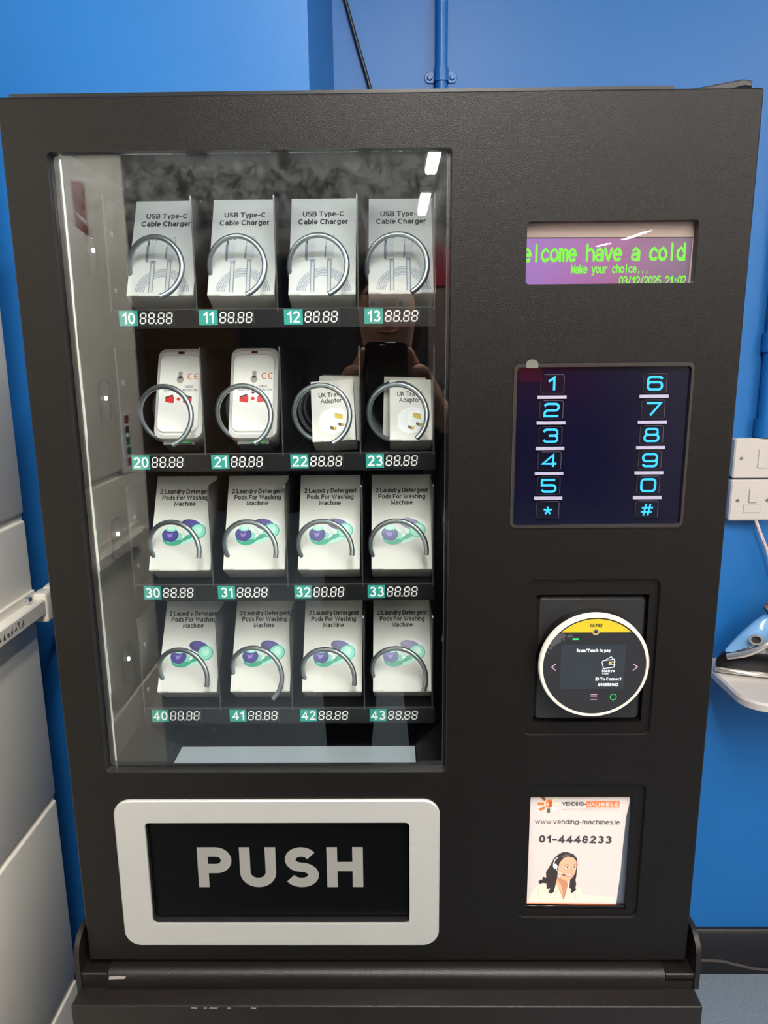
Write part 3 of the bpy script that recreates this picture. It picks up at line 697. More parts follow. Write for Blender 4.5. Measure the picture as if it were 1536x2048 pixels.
b.ribbon(fr, [(176, -692.6), (178.4, -691.7), (180.6, -692.6)], .5, hair, 2.8); b.ribbon(fr, [(184, -692.2), (185.6, -691.5), (187.2, -692.2)], .5, hair, 2.8)
b.ribbon(fr, [(182.4, -694.5), (183.4, -698.6), (182, -699.4)], .45, skin2, 2.6)
b.art(fr, [(176.6, -702.4), (180, -703), (184.6, -701.6), (182.4, -705), (179, -705.4)], mat('print_lips', (196, 76, 76), .6), 2.6); b.art(fr, [(177.4, -702.8), (180, -703.3), (183.8, -702.2), (182, -704), (179.2, -704.2)], white_print, 3)
b.ribbon(fr, ell(171, -692, 6, 9, 110, 190, 8), .9, white_print, 3); b.art(fr, ell(166.8, -693.4, 2.2, 3, n=16, rot=20), mat('print_headset', (222, 228, 230), .6), 3.2); b.ribbon(fr, [(167.2, -696), (171, -700.5), (175.6, -703.4)], .4, white_print, 3.2); b.ribbon(fr, [(174, -702.6), (177, -703.9)], 1.1, ink, 3.4)
for P in ([(150, -718), (153, -731)], [(187, -719), (189, -731)], [(171, -720), (165, -731)]): b.ribbon(fr, P, .7, shirt2, 1.3)
b.art(fr, [(140, -735.2), (229, -736.4), (229, -737.9), (140, -736.2)], org, 1.5)
b.build('printed_sheet', NC)
b = MB(); b.box((-.0455, .0008, .0004), (.044, .0014, .0030), clear); b.build('card_sleeve_edge', NC)

# ================================================================== PRODUCTS
def carton(name, w, h, d, art, lab):
    root = empty(name)
    b = MB(); b.box((-w/2, -d, 0.0006), (w/2, 0, h), card); fr = Frame((0, -d, 0)); art(b, fr); b.build('carton', root)
    b = MB(); b.box((-w/2+.0004, -d+.0002, 0), (w/2-.0004, -.0004, .0005), card)
    b.box((-w/2+.0006, -d-.0004, .0002), (-w/2+.012, -d+.0004, .0016), card_in); b.box((w/2-.014, -d-.0004, .0002), (w/2-.0006, -d+.0004, .0014), card_in); b.build('tuck_flap', root)
    return root
pg1 = mat('cable_grey', (192, 194, 195), .5); pg2 = mat('cable_shade', (128, 132, 138), .5); pg3 = mat('cable_dark', (78, 80, 84), .5); pg4 = mat('cable_line', (150, 154, 160), .5)
def art_cable(b, fr):
    text(b, fr, 'USB Type-C', -.2, 87.6, 6, 1.15, ink, 1.5, width=41); text(b, fr, 'Cable Charger', -.2, 78.6, 6, 1.15, ink, 1.5, width=49.5)
    for rad, m_, wd in ((25, pg2, 2.6), (25, pg1, 1.5), (21.8, pg2, 2.6), (21.8, pg1, 1.5), (18.6, pg2, 2.4), (18.6, pg1, 1.4)):
        b.ribbon(fr, ell(1.5, 3.6, rad, rad, 2, 178, 24), wd, m_, 1 if m_ is pg2 else 1.6)
    for x, y in ((-9.6, 37), (6.4, 39)):
        b.art(fr, [(x-2.2, 3.4), (x+2.2, 3.4), (x+2.2, y), (x-2.2, y)], pg2, 2.2); b.art(fr, [(x-1.3, 3.4), (x+1.2, 3.4), (x+1.2, y), (x-1.3, y)], pg1, 2.6); b.art(fr, [(x-2.6, y-2), (x+2.6, y-2), (x+2.6, y+2), (x-2.6, y+2)], pg4, 3)
    b.art(fr, [(-17.4, 39), (-14.8, 37), (-14.8, 56.5), (-17.4, 56.5)], pg2, 3); b.art(fr, [(-14.8, 37), (-8, 37.6), (-8, 56.5), (-14.8, 56.5)], pg1, 3)
    b.art(fr, [(-16.6, 56.5), (-14.6, 56.5), (-14.6, 67), (-16.6, 66)], pg3, 3); b.art(fr, [(-14.6, 56.5), (-8.6, 56.5), (-4.6, 67.6), (-14.6, 67)], mat('cable_metal', (198, 200, 200), .4), 3); b.art(fr, [(-16.6, 66), (-14.6, 67), (-4.6, 67.6), (-5.4, 69.2), (-12, 68.8)], pg3, 3.1)
    for x in (-13, -9.6): b.art(fr, [(x, 62), (x+1.8, 62.2), (x+1.8, 63.8), (x, 63.6)], ink, 3.4)
    b.art(fr, [(1.4, 41), (10.8, 39.6), (11.4, 55), (2, 54.6)], pg1, 3.2); b.art(fr, [(1.4, 41), (3, 40.2), (3.4, 54.6), (2, 54.6)], pg2, 3.4)
    b.ribbon(fr, [(3, 55), (3.4, 63), (10.6, 65.8), (10.4, 55)], .5, pg2, 3.2)
pu = mat('pod_violet', (70, 58, 140), .35); pu2 = mat('pod_violet_deep', (52, 42, 100), .35); pl = mat('pod_lilac', (150, 130, 205), .35); t1 = mat('pod_aqua', (130, 208, 188), .4); t2 = mat('pod_green', (52, 162, 132), .4); t3 = mat('pod_film', (202, 224, 218), .4); t4 = mat('pod_mint', (178, 226, 212), .4); t5 = mat('pod_grey', (212, 212, 214), .4)
def art_pods(b, fr):
    text(b, fr, '2 Laundry Detergent', 0, 84.6, 5.3, 1.0, ink, 1.5, width=56); text(b, fr, 'Pods For Washing', 0, 77.6, 5.3, 1.0, ink, 1.5, width=50); text(b, fr, 'Machine', 0, 70.8, 5.3, 1.0, ink, 1.5, width=23)
    b.art(fr, ell(14, 46.5, 14, 10.5, rot=-12), t5, 1); b.art(fr, ell(13.5, 44.6, 11.5, 9.4), t3, 1.3); b.art(fr, ell(6, 33.6, 14, 4, rot=18), t4, 1.2); b.art(fr, ell(4, 35.4, 12, 2.6, rot=22), t2, 1.5)
    b.art(fr, ell(8.5, 49.6, 11, 6, rot=-14), pu2, 1.7); b.art(fr, ell(10, 51.4, 8.2, 3.2, rot=-10), pu, 1.9)
    b.art(fr, ell(16.4, 42.6, 8.6, 8.2), t2, 2.1); b.art(fr, ell(16.2, 42.8, 7.6, 7.3), t1, 2.3); b.art(fr, ell(16.6, 44, 4, 4.6), t4, 2.5); b.ribbon(fr, ell(16.6, 44, 2.4, 3.2, 60, 300, 12), .7, t1, 2.7)
    b.art(fr, ell(-11.6, 37.6, 12.4, 10.4), t3, 2.9); b.art(fr, ell(-9.5, 34, 11, 7.4), t2, 3.1); b.art(fr, ell(-9, 35.4, 9.8, 6.6), t1, 3.3); b.art(fr, ell(-7, 30.6, 7.5, 2, rot=12), t2, 3.5)
    b.art(fr, ell(-13, 38.6, 8.8, 7.6, rot=-8), pu2, 3.7); b.art(fr, ell(-13.2, 38.2, 7.8, 6.6, rot=-8), pu, 3.9); b.art(fr, ell(-12.4, 45, 5.6, 3), t1, 4.1); b.art(fr, ell(-12.2, 45.6, 4, 2.2), t4, 4.3)
    b.art(fr, [(-16.6, 40.2), (-13, 39.2), (-10.2, 41), (-11.2, 36.6), (-14.6, 35.4)], pl, 4.3); b.art(fr, [(-1.4, 36), (1.4, 38.6), (3.4, 37), (1, 35)], mat('pod_glint', (236, 250, 246), .3), 4.3)
ug = mat('plug_grey', (226, 228, 228), .5); ug2 = mat('plug_edge', (206, 208, 208), .5); gold = mat('plug_brass', (206, 178, 40), .5); gold2 = mat('plug_brass_dark', (168, 138, 30), .5); pk = mat('plug_dark', (72, 66, 70), .5)
def art_uk(b, fr):
    text(b, fr, 'UK Travel', -1.4, 48.2, 5.2, .85, ink, 1.5, width=25.6); text(b, fr, 'Adaptor', -1.4, 41.6, 5.2, .85, ink, 1.5, width=22)
    oc = [(-14, 27), (-9, 33), (0, 36.6), (8, 35.6), (13, 30), (13, 14), (8, 9.6), (-2, 7.6), (-9, 10), (-14, 15)]
    b.art(fr, inset(oc, -.8), ug2, 1); b.art(fr, oc, ug, 1.4); b.art(fr, [(-3, 30), (6, 33), (11, 29), (11, 15), (3, 11), (-4, 15)], mat('plug_face', (236, 238, 238), .5), 1.8)
    b.art(fr, [(1.6, 25.2), (10, 22.4), (10, 28.2), (1.6, 30)], gold, 2.4); b.art(fr, [(1.6, 29.2), (10, 27.4), (10, 28.2), (1.6, 30)], gold2, 2.6)
    for x, y in ((-3.4, 13.2), (4.8, 16.8)):
        b.art(fr, [(x, y), (x+3.2, y-1.2), (x+3.2, y+2.2), (x, y+3.2)], pk, 2.4); b.art(fr, [(x+3.2, y-1.4), (x+6.4, y-.8), (x+6.4, y+2), (x+3.2, y+2.2)], gold, 2.4); b.art(fr, [(x+3.2, y-1.6), (x+6.4, y-.9), (x+6.4, y-.1), (x+3.2, y-.5)], gold2, 2.6)
LANES = ('in the lane against the left wall', 'in the second lane from the left wall', 'in the second lane from the right wall', 'in the lane against the right wall')
FL = lambda ri: ZT+ROWZ[ri]-.0038
def place(o, x, ri, tilt, y=.136, roll=0, yaw=0, lift=0):
    o.location = (x, y, FL(ri)+lift); o.rotation_euler = (-tilt, roll, yaw)
cb = carton('cable_box', .0645, .1085, .034, art_cable, '')
for i, (x, t) in enumerate(((-.2130, .50), (-.1350, .49), (-.0570, .48), (.0198, .50))):
    o = cb if i == 0 else copy_tree(cb); place(o, x, 0, t, y=.1335)
    tag(o, 'white cable charger box on the top tray, %s' % LANES[i], 'box', 'cable charger boxes on the top tray')
pb_ = carton('detergent_box', .0645, .1050, .034, art_pods, '')
k = 0
for ri, xs, t in ((2, (-.2132, -.1357, -.0575, .0192), .52), (3, (-.2143, -.1352, -.0575, .0192), .60)):
    for i, x in enumerate(xs):
        o = pb_ if k == 0 else copy_tree(pb_); k += 1
        place(o, x, ri, t+(.012 if i == 1 else 0), y=.1365 if ri == 2 else .1345)
        tag(o, 'white detergent box on the %s tray, %s' % ('third' if ri == 2 else 'bottom', LANES[i]), 'box', 'detergent boxes on the %s tray' % ('third' if ri == 2 else 'bottom'))
uk = carton('travel_adaptor_box', .0440, .0665, .030, art_uk, '')
place(uk, -.0490, 1, .46, y=.1445, roll=-.055)
tag(uk, 'small white UK plug adaptor box tilted above price label 22, at the front', 'box', 'adaptor boxes above label 22')
for j, (x, y, t, rl) in enumerate(((-.0468, .176, .16, -.03), (-.0462, .207, .0, -.03))):
    o = copy_tree(uk); place(o, x, 1, t, y=y, roll=-rl, lift=(.0062, .0105)[j])
    tag(o, 'small white adaptor box %s in the lane above price label 22' % ('second from the front' if j == 0 else 'rearmost'), 'box', 'adaptor boxes above label 22')
o = copy_tree(uk); place(o, .0290, 1, .46, y=.1445); tag(o, 'small white UK plug adaptor box upright above price label 23, at the front', 'box', 'adaptor boxes above label 23')
o = copy_tree(uk); place(o, .0212, 1, .14, y=.184, roll=.03, lift=.0052); tag(o, 'small white adaptor box half hidden behind another above price label 23', 'box', 'adaptor boxes above label 23')

# universal travel adaptors (bare white plastic blocks)
def adaptor():
    root = empty('universal_adaptor')
    wp = mat('adaptor_white', (228, 226, 222), .25); b = MB()
    def sec(y, ins, top, bot): return [Vector((x, y, z)) for x, z in rrect(-.0255+ins, bot, .0255-ins, top, .009, 5)]
    b.loft([sec(0, .004, .098, .004), sec(-.004, .001, .1, .001), sec(-.030, 0, .1, 0), sec(-.036, .001, .0985, .001), sec(-.0385, .004, .094, .004)], wp)
    b.build('shell', root)
    fr = Frame((0, -.0385, 0)); b = MB()
    b.prism(fr, rrect(-21.5, 6, 21.5, 90.5, 8), -.002, .0018, wp, bev=.0012); f2 = Frame((0, -.0403, 0))
    red = mat('shutter_red', (206, 34, 30), .35)
    for sx in (-1, 1): b.art(f2, [(sx*4.6, 38.2), (sx*5.6, 37.2), (sx*13.6, 38.6), (sx*13.6, 44), (sx*6, 46.6), (sx*5.4, 44.4), (sx*4.6, 43.6)], red, 1); b.art(f2, [(sx*6, 45), (sx*13.6, 42.4), (sx*13.6, 44), (sx*6, 46.6)], ink, 1.5)
    b.art(f2, ell(0, 41.6, 1.9, 1.9, n=16), red, 1); b.art(f2, ell(0, 48, 1.7, 1.2, n=14), ink, 1)
    b.art(f2, ell(.6, 62.6, 3.6, 3.9, n=18), mat('earth_hole', (150, 146, 138), .4), 1); b.art(f2, [(-1.4, 64), (2.8, 64), (2.8, 71.5), (-1.4, 71.5)], MATS['earth_hole'], 1)
    for s_, x, y in (('UNIVERSAL', -10, 53.6), ('ADAPTOR', -10, 49.8), ('SURGE', 10, 53.6), ('PROTECTOR', 11, 49.8)): text(b, f2, s_, x, y, 2.5, .36, pk, 1, width=len(s_)*1.75)
    oc = mat('mark_orange', (206, 100, 36), .5); b.ribbon(f2, ell(11.4, 66, 2.8, 3, 60, 300, 10), 1.0, oc, 1); b.ribbon(f2, ell(18, 66, 2.8, 3, 60, 300, 10), 1.0, oc, 1); b.ribbon(f2, [(15.4, 66), (18.6, 66)], .9, oc, 1.2)
    b.build('socket_face', root)
    b = MB(); b.prism(Frame((0, -.0378, 0)), [(-3.2, 91.6), (3.2, 91.6), (3.2, 94.2), (-3.2, 94.2)], 0, .0012, mat('neon_red', (92, 20, 20), .2)); b.build('indicator_window', root)
    b = MB(); b.box((-.016, -.030, -.0035), (.016, -.004, .0005), mat('pin_grey', (120, 122, 120), .4)); b.box((-.002, -.032, -.0030), (.013, -.0298, -.0010), mat('tag_green', (30, 120, 50), .5)); b.build('pin_base', root)
    return root
ad = adaptor()
for i, x in enumerate((-.2085, -.1325)):
    o = ad if i == 0 else copy_tree(ad)
    o.location = (x, .148, FL(1)+.0053-.0035); o.rotation_euler = (-.42, 0, 0)
    tag(o, 'white socket adaptor with red shutters, %s' % LANES[i], 'adaptor', 'socket adaptors on the second tray')

# ================================================================== STAND UNDER THE MACHINE
ST = empty('machine_stand', (0, .17, 0)); tag(ST, 'black steel base cabinet carrying the vending machine, chipped along its front edge', 'stand')
def L(x, y, z): return (x, y-.17, z+ZT)
stand_m = mat('stand_black', (22, 18, 16), .38, spec=.35, bump=(1000, .42))
b = MB(); b.box(L(-.308, -.031, -1.638), L(.306, .38, -.8190), stand_m, .0018)
chip = mat('chip_bare', (150, 145, 138), .5)
for x, q in ((-.187, 3.4), (-.168, 4.6), (-.153, 2.2), (-.129, 3), (-.176, 1.6)):
    fr = Frame(L(x, -.0318, -.8200)); b.art(fr, [(-q, -.6), (q*.8, -.9), (q, .7), (-q*.7, .9)], chip, 1)
b.build('base_cabinet', ST)
b = MB(); prof = [(60, -818.6), (60, -800), (-3, -800), (-7, -801), (-10, -803.6), (-11.2, -807.5), (-11.2, -818.6)]
fr = Frame(L(0, 0, 0), (0, 1, 0), (0, 0, 1), (1, 0, 0)); b.prism(fr, prof, -.278, .276, stand_m)
b.prism(fr, [(60, -818.6), (60, -802.5), (-8.5, -802.5), (-9.5, -803.5), (-9.5, -818.6)], -.309, -.279, stand_m); b.prism(fr, [(60, -818.6), (60, -802.5), (-8.5, -802.5), (-9.5, -803.5), (-9.5, -808)], .277, .307, stand_m); b.prism(fr, [(60, -818.6), (60, -811), (-9, -811), (-9.5, -818.6)], .277, .307, stand_m)
f3 = Frame(L(-.268, -.0112, -.8055)); b.art(f3, [(-9, -1.8), (7, -1.2), (9, 1.6), (4, 2.4), (-8, 1.8)], chip, 1.2)
b.build('mounting_flange', ST)
for sx in (-1, 1):
    x0 = -.3095 if sx < 0 else .3045; b = MB()
    b.prism(fr, [(60, -818.6), (60, -762), (8, -762), (0, -765)]+[(-7, -771), (-10.5, -779), (-11.5, -788), (-11.5, -818.6)], x0, x0+.005, stand_m); b.build('side_ear', ST)
# ================================================================== GREY CABINET ON THE LEFT
GC = empty('metal_cabinet', (-.70, -.2, 0)); tag(GC, 'pale grey metal cabinet with locking bar, side on to the vending machine', 'cabinet')
def C(x, y, z): return (x+.70, y+.2, z+ZT)
FX, Y0, Y1 = -.468, -.76, .300
b = MB(); b.box(C(-.94, Y0, -1.638), C(FX-.004, Y1, .16), cab_grey); b.build('cabinet_carcass', GC)
joints = (.16, -.402, -.806, -1.106, -1.50, -1.638)
for i in range(5):
    b = MB(); b.box(C(FX-.012, Y0, joints[i+1]+.0045), C(FX, Y1, joints[i]-.0045), cab_grey, .003); b.build('front_panel', GC)
b = MB(); fr = Frame(C(FX, 0, 0), (0, 1, 0), (0, 0, 1), (1, 0, 0))
b.prism(fr, [(Y0*1000+60, -500), (297, -500), (297, -530), (Y0*1000+60, -530)], 0, .004, bar_white, bev=.001)
b.prism(fr, [(Y0*1000+60, -512), (300, -512), (300, -533), (Y0*1000+60, -533)], .004, .018, bar_white, bev=.002)
b.disc(fr.at(272, -507, .004), (1, 0, 0), .005, .006, chrome, 16); b.build('locking_bar', GC)
b = MB()
b.box(C(FX, .293, -.545), C(FX+.02, .318, -.505), bar_white, .003); b.tube([C(FX+.012, .318, -.51), C(FX+.012, .345, -.507)], .009, bar_white, 16); b.tube([C(FX+.01, .318, -.538), C(FX+.01, .34, -.541)], .006, chrome, 14)
b.build('latch', GC)
b = MB(); f2 = Frame(fr.at(0, 0, .018), (0, 1, 0), (0, 0, 1), (1, 0, 0)); rx = random.Random(3)
x = 60
while x < 235:
    st = [(x+rx.uniform(-3, 3), -523+rx.uniform(-5, 5)) for _ in range(5)]; b.ribbon(f2, st, 2.4, mat('scratch_dark', (72, 66, 58), .5), 1); x += 9
b.build('worn_marking', GC)
b = MB(); b.prism(fr, [(-580, 66), (-532, 58), (-532, -6), (-580, -14)], 0, .0006, mat('sticker_red', (150, 24, 34), .5)); b.art(Frame(fr.at(0, 0, .0006), (0, 1, 0), (0, 0, 1), (1, 0, 0)), [(-574, 2), (-538, 10), (-538, 16), (-574, 8)], white_print, 1); o = b.build('warning_sticker', GC); o['label'] = 'red sticker with white slash'
b = MB(); b.prism(fr, [(-700, -405), (-640, -405), (-640, -295), (-700, -295)], 0, .0006, white_print); f2 = Frame(fr.at(0, 0, .0006), (0, 1, 0), (0, 0, 1), (1, 0, 0))
for i, m_ in enumerate((MATS['sticker_red'], ink, mat('sticker_green', (30, 110, 70), .5), MATS['sticker_green'], MATS['sticker_red'])):
    b.art(f2, rrect(-692, -318-19*i, -668, -304-19*i, 3, 3), m_, 1)
b.build('instruction_sticker', GC)

# ================================================================== THINGS ON THE BLUE WALLS
def conduit(x, z0, z1, rad, saddles, coup, label):
    r = empty('conduit_pipe', (x, YF, z0)); b = MB(); b.tube([(0, -rad-.002, 0), (0, -rad-.002, z1-z0)], rad, blue_pipe, 24); b.build('pipe', r)
    for z in saddles:
        b = MB(); fr = Frame((0, 0, z-z0)); n = 10; R2 = rad+.0022
        out = [(-.0, 0)]
        ring0 = [Vector((R2*math.cos(a), -rad-.002-R2*math.sin(a), 0)) for a in [PI*k/14 for k in range(15)]]
        ri0 = [Vector((rad*math.cos(a), -rad-.002-rad*math.sin(a), 0)) for a in [PI*k/14 for k in range(15)]]
        hh = .011
        pr = ring0+[Vector((-R2, 0, 0)), Vector((-rad, 0, 0))]+ri0[::-1]+[Vector((rad, 0, 0)), Vector((R2, 0, 0))]
        b.loft([[p+Vector((0, 0, z-z0-hh)) for p in pr], [p+Vector((0, 0, z-z0+hh)) for p in pr]], blue_pipe, False, False)
        b.prism(fr, rrect(-rad*1000-19, -9.5, rad*1000+19, 9.5, 9), 0, .003, blue_pipe, bev=.001)
        for sx in (-1, 1): b.disc(fr.at(sx*(rad*1000+9.5), 0, .003), (0, -1, 0), .0055, .0035, blue_pipe, 16, .004)
        b.build('saddle', r)
    for z in coup:
        b = MB(); b.tube([(0, -rad-.002, z-z0-.018), (0, -rad-.002, z-z0+.018)], rad+.004, blue_pipe, 24); b.build('coupler', r)
    return tag(r, label, 'pipe')
conduit(.1034, .7, ZC, .0112, (ZT+.296, ZT-.4), (), 'blue painted conduit pipe rising on the wall above the vending machine')
conduit(.752, ZT-.3702, ZC, .0150, (), (ZT-.185, ZT-.351), 'blue painted conduit pipe running down into the white switch')
b = MB(); pts = [(-.125, .86, ZC), (-.098, .862, ZT+.52), (-.0708, .862, ZT+.4266), (-.050, .862, ZT+.354), (-.0274, .862, ZT+.2794), (.01, .86, ZT+.14), (.03, .855, ZT-.2), (.03, .83, ZT-.6)]
def smooth(pts, n=8):
    P = [Vector(p) for p in pts]; out = []
    for i in range(len(P)-1):
        a, p, q, c = P[max(i-1, 0)], P[i], P[i+1], P[min(i+2, len(P)-1)]
        for k in range(n):
            t = k/n; out.append(.5*((2*p)+(q-a)*t+(2*a-5*p+4*q-c)*t*t+(3*p-a-3*q+c)*t**3))
    return out+[P[-1]]
b.tube(smooth(pts), .0036, mat('cable_black', (20, 22, 26), .4), 12); o = b.build('power_cable'); tag(o, 'thin black cable hanging down the blue wall beside the pillar corner', 'cable')

def plate(z0, z1, label, kind):
    r = empty('wall_switch', (.735, YF, ZT+(z0+z1)/2)); h = (z1-z0)*500
    b = MB(); fr = Frame((0, 0, 0)); b.prism(fr, rrect(-43, -h+1.5, 43, h-1.5, 4), 0, .022, plastic_white, bev=.002); b.build('back_box', r)
    b = MB(); b.prism(fr, rrect(-44.5, -h, 44.5, h, 4), .022, .031, plastic_white, bev=.0025)
    for sx in (-30, 30): b.disc(fr.at(sx, 0, .0305), (0, -1, 0), .0036, .0012, mat('screw_steel', (140, 138, 130), .35, metal=.8), 14)
    b.build('face_plate', r)
    if kind == 'switch':
        b = MB(); b.prism(fr, rrect(3, -19, 23, 19, 1.5), .03, .0335, plastic_white, bev=.001)
        b.build('rocker', r)
    else:
        b = MB(); b.prism(fr, rrect(-8, -4, 8, 24, 1.5), .03, .0345, plastic_white, bev=.001); b.build('rocker', r)
        b = MB(); b.prism(fr, rrect(-17, -25, 17, -9, 1.5), .03, .0325, plastic_white, bev=.0008); b.ring(fr, rrect(-18, -26, 18, -8, 2), rrect(-17, -25, 17, -9, 1.5), .03, .0312, mat('seam_grey', (170, 164, 158), .5)); b.build('fuse_holder', r)
    if kind == 'switch':
        b = MB(); f2 = Frame((0, -.027, h/1000), (1, 0, 0), (0, 1, 0), (0, 0, 1))
        for x in range(-6, 40, 5): b.art(f2, [(x, -2), (x+3.4, -2), (x+3.4, 2), (x, 2)], ink, 3)
        b.build('lettering_strip', r)
    return tag(r, label, 'switch')
plate(-.4505, -.3705, 'white square rocker switch on the blue wall under the conduit pipe', 'switch')
plate(-.5380, -.4535, 'white fused spur plate with small rocker, directly under the rocker switch', 'spur')
b = MB(); red_b = mat('flex_red', (196, 128, 128), .7); wht_b = mat('flex_white', (226, 216, 210), .7)
P = smooth([(.748, .845, ZT-.536), (.757, .842, ZT-.56), (.775, .84, ZT-.60), (.80, .845, ZT-.66), (.85, .84, ZT-.712), (.90, .812, ZT-.732), (.917, .793, ZT-.738)], 34)
for i in range(len(P)-1):
    b.tube([P[i], P[i+1]], .0034, red_b if i % 3 == 0 else wht_b, 8, False)
o = b.build('braided_flex'); tag(o, 'pink and white braided flex hanging from the fused spur to the iron', 'cord')
b = MB(); b.tube(smooth([(.3, .85, .042), (.725, .8545, ZT-1.600), (.81, .8545, ZT-1.612), (.894, .8545, ZT-1.627), (1.2, .852, .006)], 8), .0035, mat('floor_cable', (66, 60, 58), .4), 8); o = b.build('floor_cable'); tag(o, 'thin dark cable lying along the black skirting board', 'cable')

# wall shelf and steam iron
SH = empty('iron_shelf', (.82, YF, ZT-.85)); tag(SH, 'white rounded wall shelf under the steam iron', 'shelf')
b = MB(); fr = Frame((0, 0, 0), (1, 0, 0), (0, 1, 0), (0, 0, 1))
sh = [(-150, 0), (-152, -90)]+[(-150+60+60*math.cos(t)*-1, -170-55*math.sin(t)) for t in [PI/2*k/14 for k in range(15)]]+[(130, -225)]+[(180, -170), (180, 0)]
b.prism(fr, sh, -.012, .004, plastic_white, bev=.004); b.build('shelf_board', SH)
b = MB(); b.box((.05, -.02, -.09), (.16, 0, -.011), plastic_white, .004); b.build('wall_bracket', SH)
IR = empty('steam_iron', (.665, .79, ZT-.8415)); tag(IR, 'black and chrome steam iron with blue water tank resting on the white shelf', 'iron')
ib = mat('iron_black', (22, 20, 22), .15); tank = glass('tank_blue', (.55, .75, .95), f0=.12, rough=.05); iron_silver = mat('iron_silver', (208, 204, 196), .16, metal=.7)
def hw(x): return .052*min(1, (x/.17))**.75 if x > 0 else .0005
def iron_sec(x, z0, z1, k=1.0, top=.55, n=9):
    a = hw(x)*k; zs = []
    pts = [(-a, z0), (-a*1.0, z0+(z1-z0)*.35), (-a*.88, z0+(z1-z0)*.7), (-a*top, z1), (0, z1+.002), (a*top, z1), (a*.88, z0+(z1-z0)*.7), (a, z0+(z1-z0)*.35), (a, z0)]
    return [Vector((x, y, z)) for y, z in pts]
b = MB(); b.loft([iron_sec(x, 0, .010, 1.04, 1.0) for x in (.002, .01, .03, .06, .1, .16, .22, .255)], iron_silver); b.build('sole_plate', IR)
b = MB(); b.loft([iron_sec(x, .009, z, .99) for x, z in ((.004, .024), (.015, .038), (.04, .054), (.08, .068), (.13, .076), (.2, .08), (.25, .08))], ib)
fr = Frame((.07, -.030, 0), (.98, -.2, 0), (0, 0, 1), (-.2, -.98, 0))
b.build('iron_body', IR)
b = MB(); b.loft([iron_sec(x, z0, z1, kk, .5) for x, z0, z1, kk in ((.020, .034, .044, .5), (.035, .046, .062, .66), (.055, .056, .084, .66), (.075, .062, .104, .62), (.1, .068, .120, .56), (.13, .072, .130, .46))], mat('tank_film', (120, 168, 214), .12, coat=.5)); b.build('water_tank', IR)
b = MB(); b.tube(smooth([(.02, -.012, .036), (.05, -.034, .052), (.08, -.042, .074), (.11, -.036, .105), (.14, -.02, .135)], 5), .0065, iron_silver, 10); b.disc((.066, -.0275, .078), (-.4, -.9, .2), .009, .006, ink, 18); b.ring(Frame((.062, -.036, .082), (.9, -.4, 0), (0, 0, 1), (-.4, -.9, 0)), ell(0, 0, 13, 11, n=20), ell(0, 0, 9, 7.5, n=20), 0, .003, iron_silver); b.build('side_trim', IR)
b = MB(); b.tube(smooth([(.10, 0, .125), (.13, 0, .148), (.18, 0, .158), (.235, 0, .15), (.255, 0, .10), (.245, 0, .06)], 6), .016, mat('handle_grey', (120, 104, 96), .35), 14); b.build('handle', IR)
b = MB(); b.tube(smooth([(.098, 0, .140), (.125, 0, .160), (.17, 0, .174), (.21, 0, .173)], 6), .007, mat('handle_red', (186, 58, 66), .35), 10); b.build('handle_trim', IR)

# ================================================================== THE PERSON TAKING THE PICTURE (mirrored in the glass)
PE = empty('person', (0, -1.08, 0)); tag(PE, 'person in dark clothes holding up a phone, mirrored in the machine window', 'person')
V = []; Eg = []; Rd = []
def jt(p, r, par=None):
    V.append(p); Rd.append(r if isinstance(r, tuple) else (r, r))
    if par is not None: Eg.append((par, len(V)-1))
    return len(V)-1
pel = jt((0, 0, .90), (.155, .105)); wst = jt((0, .01, 1.06), (.135, .098), pel); chs = jt((0, .0, 1.22), (.165, .112), wst); upc = jt((0, -.01, 1.33), (.13, .085), chs)
nk = jt((0, .0, 1.415), .05, upc); jaw = jt((0, .025, 1.475), (.058, .07), nk); hd = jt((0, .015, 1.555), (.076, .09), jaw); tp = jt((0, .005, 1.625), (.05, .062), hd)
nose = jt((0, .103, 1.515), .008, jaw)
for sx in (-1, 1):
    hip = jt((sx*.095, 0, .83), .094, pel); kn = jt((sx*.105, .012, .47), .062, hip); an = jt((sx*.11, -.02, .085), .042, kn); ft = jt((sx*.115, .04, .04), (.042, .036), an); to = jt((sx*.125, .15, .03), (.04, .026), ft)
    sh = jt((sx*.175, -.01, 1.325), .062, upc); el = jt((sx*.235, .08, 1.10), .046, sh); wr = jt((sx*.105, .335, 1.325), (.030, .024), el); pm = jt((sx*.078, .385, 1.365), (.036, .016), wr)
    for k, (dz, ln) in enumerate(((.040, 1.0), (.018, 1.06), (-.004, 1.0), (-.026, .82))):
        a = jt((sx*.066, .412, 1.372+dz), .0095, pm); b_ = jt((sx*.0555, .412+.018*ln, 1.374+dz), .009, a); jt((sx*.0445, .412+.026*ln, 1.372+dz), .008, b_)
    t1_ = jt((sx*.062, .388, 1.395), .011, pm); t2_ = jt((sx*.046, .402, 1.43), .0095, t1_); jt((sx*.036, .412, 1.45), .0085, t2_)
me = bpy.data.meshes.new('body_rig'); me.from_pydata(V, Eg, []); ob = bpy.data.objects.new('body_rig', me); COL.objects.link(ob)
md = ob.modifiers.new('skin', 'SKIN'); md.use_smooth_shade = True
for i, d in enumerate(me.skin_vertices[0].data): d.radius = Rd[i]; d.use_root = (i == 0)
ob.modifiers.new('sub', 'SUBSURF').levels = 2
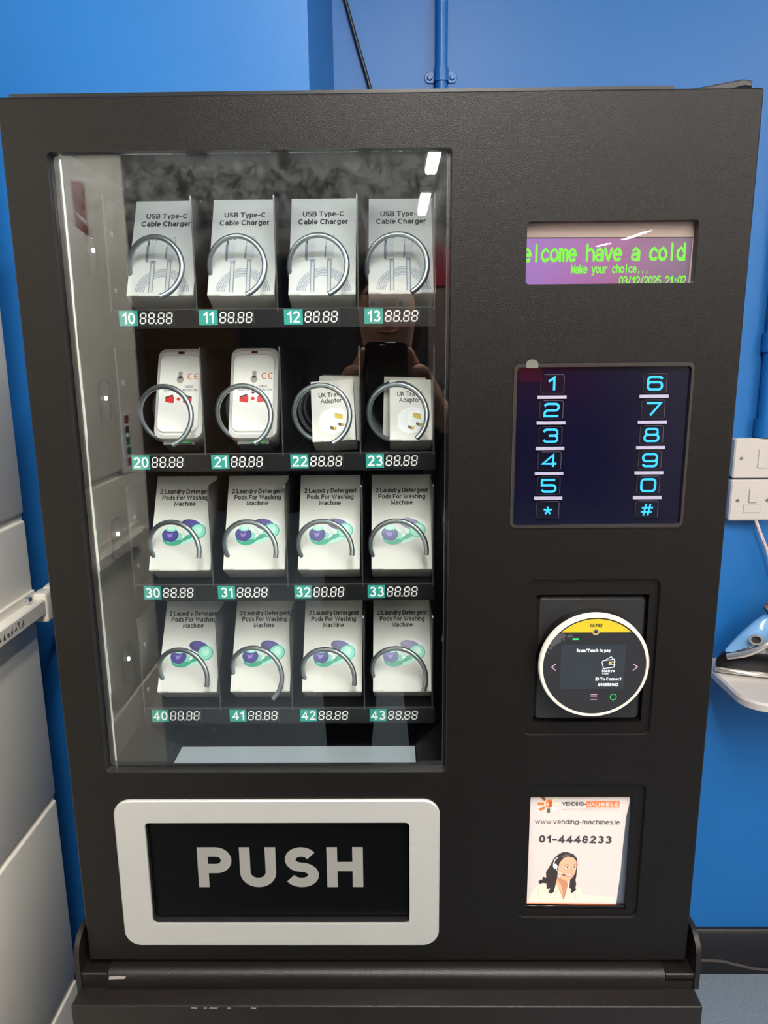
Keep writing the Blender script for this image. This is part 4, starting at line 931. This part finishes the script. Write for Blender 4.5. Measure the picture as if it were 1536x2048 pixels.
dg = bpy.context.evaluated_depsgraph_get(); bm_ = bpy.data.meshes.new_from_object(ob.evaluated_get(dg)); bpy.data.objects.remove(ob)
bm_.materials.clear()
for m_ in (mat('skin_tone', (196, 146, 120), .5), mat('dark_jumper', (20, 22, 34), .85), mat('dark_trousers', (18, 18, 22), .85), mat('dark_shoes', (14, 13, 13), .5)): bm_.materials.append(m_)
for p in bm_.polygons:
    c = p.center; p.use_smooth = True
    p.material_index = 0 if (c.z > 1.425 and c.y < .2) or c.y > .34 else 3 if c.z < .085 else 2 if c.z < .93 and abs(c.x) < .2 and c.y < .2 else 1
bo = bpy.data.objects.new('body', bm_); COL.objects.link(bo); bo.parent = PE
b = MB(); hr = mat('hair_dark', (30, 22, 18), .6)
def hsec(z, rx, ry, oy): return [Vector((rx*math.cos(t), oy+ry*math.sin(t), z)) for t in [2*PI*k/20 for k in range(20)]]
b.loft([hsec(1.43, .070, .045, -.055), hsec(1.48, .083, .062, -.045), hsec(1.54, .090, .085, -.022), hsec(1.60, .086, .090, -.008), hsec(1.645, .064, .072, -.004), hsec(1.668, .03, .036, -.004)], hr); b.build('hair', PE)
b = MB()
for sx in (-1, 1): b.disc((sx*.03, .092, 1.545), (0, 1, 0), .010, .004, white_print, 12); b.disc((sx*.03, .096, 1.545), (0, 1, 0), .005, .002, ink, 10); b.tube([(sx*.045, .092, 1.565), (sx*.03, .099, 1.571), (sx*.015, .1, 1.566)], .003, hr, 6)
b.tube([(-.02, .092, 1.488), (0, .098, 1.484), (.02, .092, 1.488)], .004, mat('lip_tone', (160, 84, 76), .5), 8); b.build('face_features', PE)
PH = empty('smartphone', (.0, -.6555, 1.385)); tag(PH, 'dark phone held upright in both hands of the person', 'phone')
b = MB(); b.prism(Frame((0, .005, 0), (1, 0, 0), (0, 0, 1), (0, 1, 0)), rrect(-37, -75, 37, 75, 9), -.008, 0, gloss_black, bev=.001); b.build('case', PH)
b = MB(); b.prism(Frame((0, .005, 0), (1, 0, 0), (0, 0, 1), (0, 1, 0)), rrect(-32, 34, 4, 70, 8), 0, .002, gloss_black, bev=.0006); b.build('camera_bump', PH)
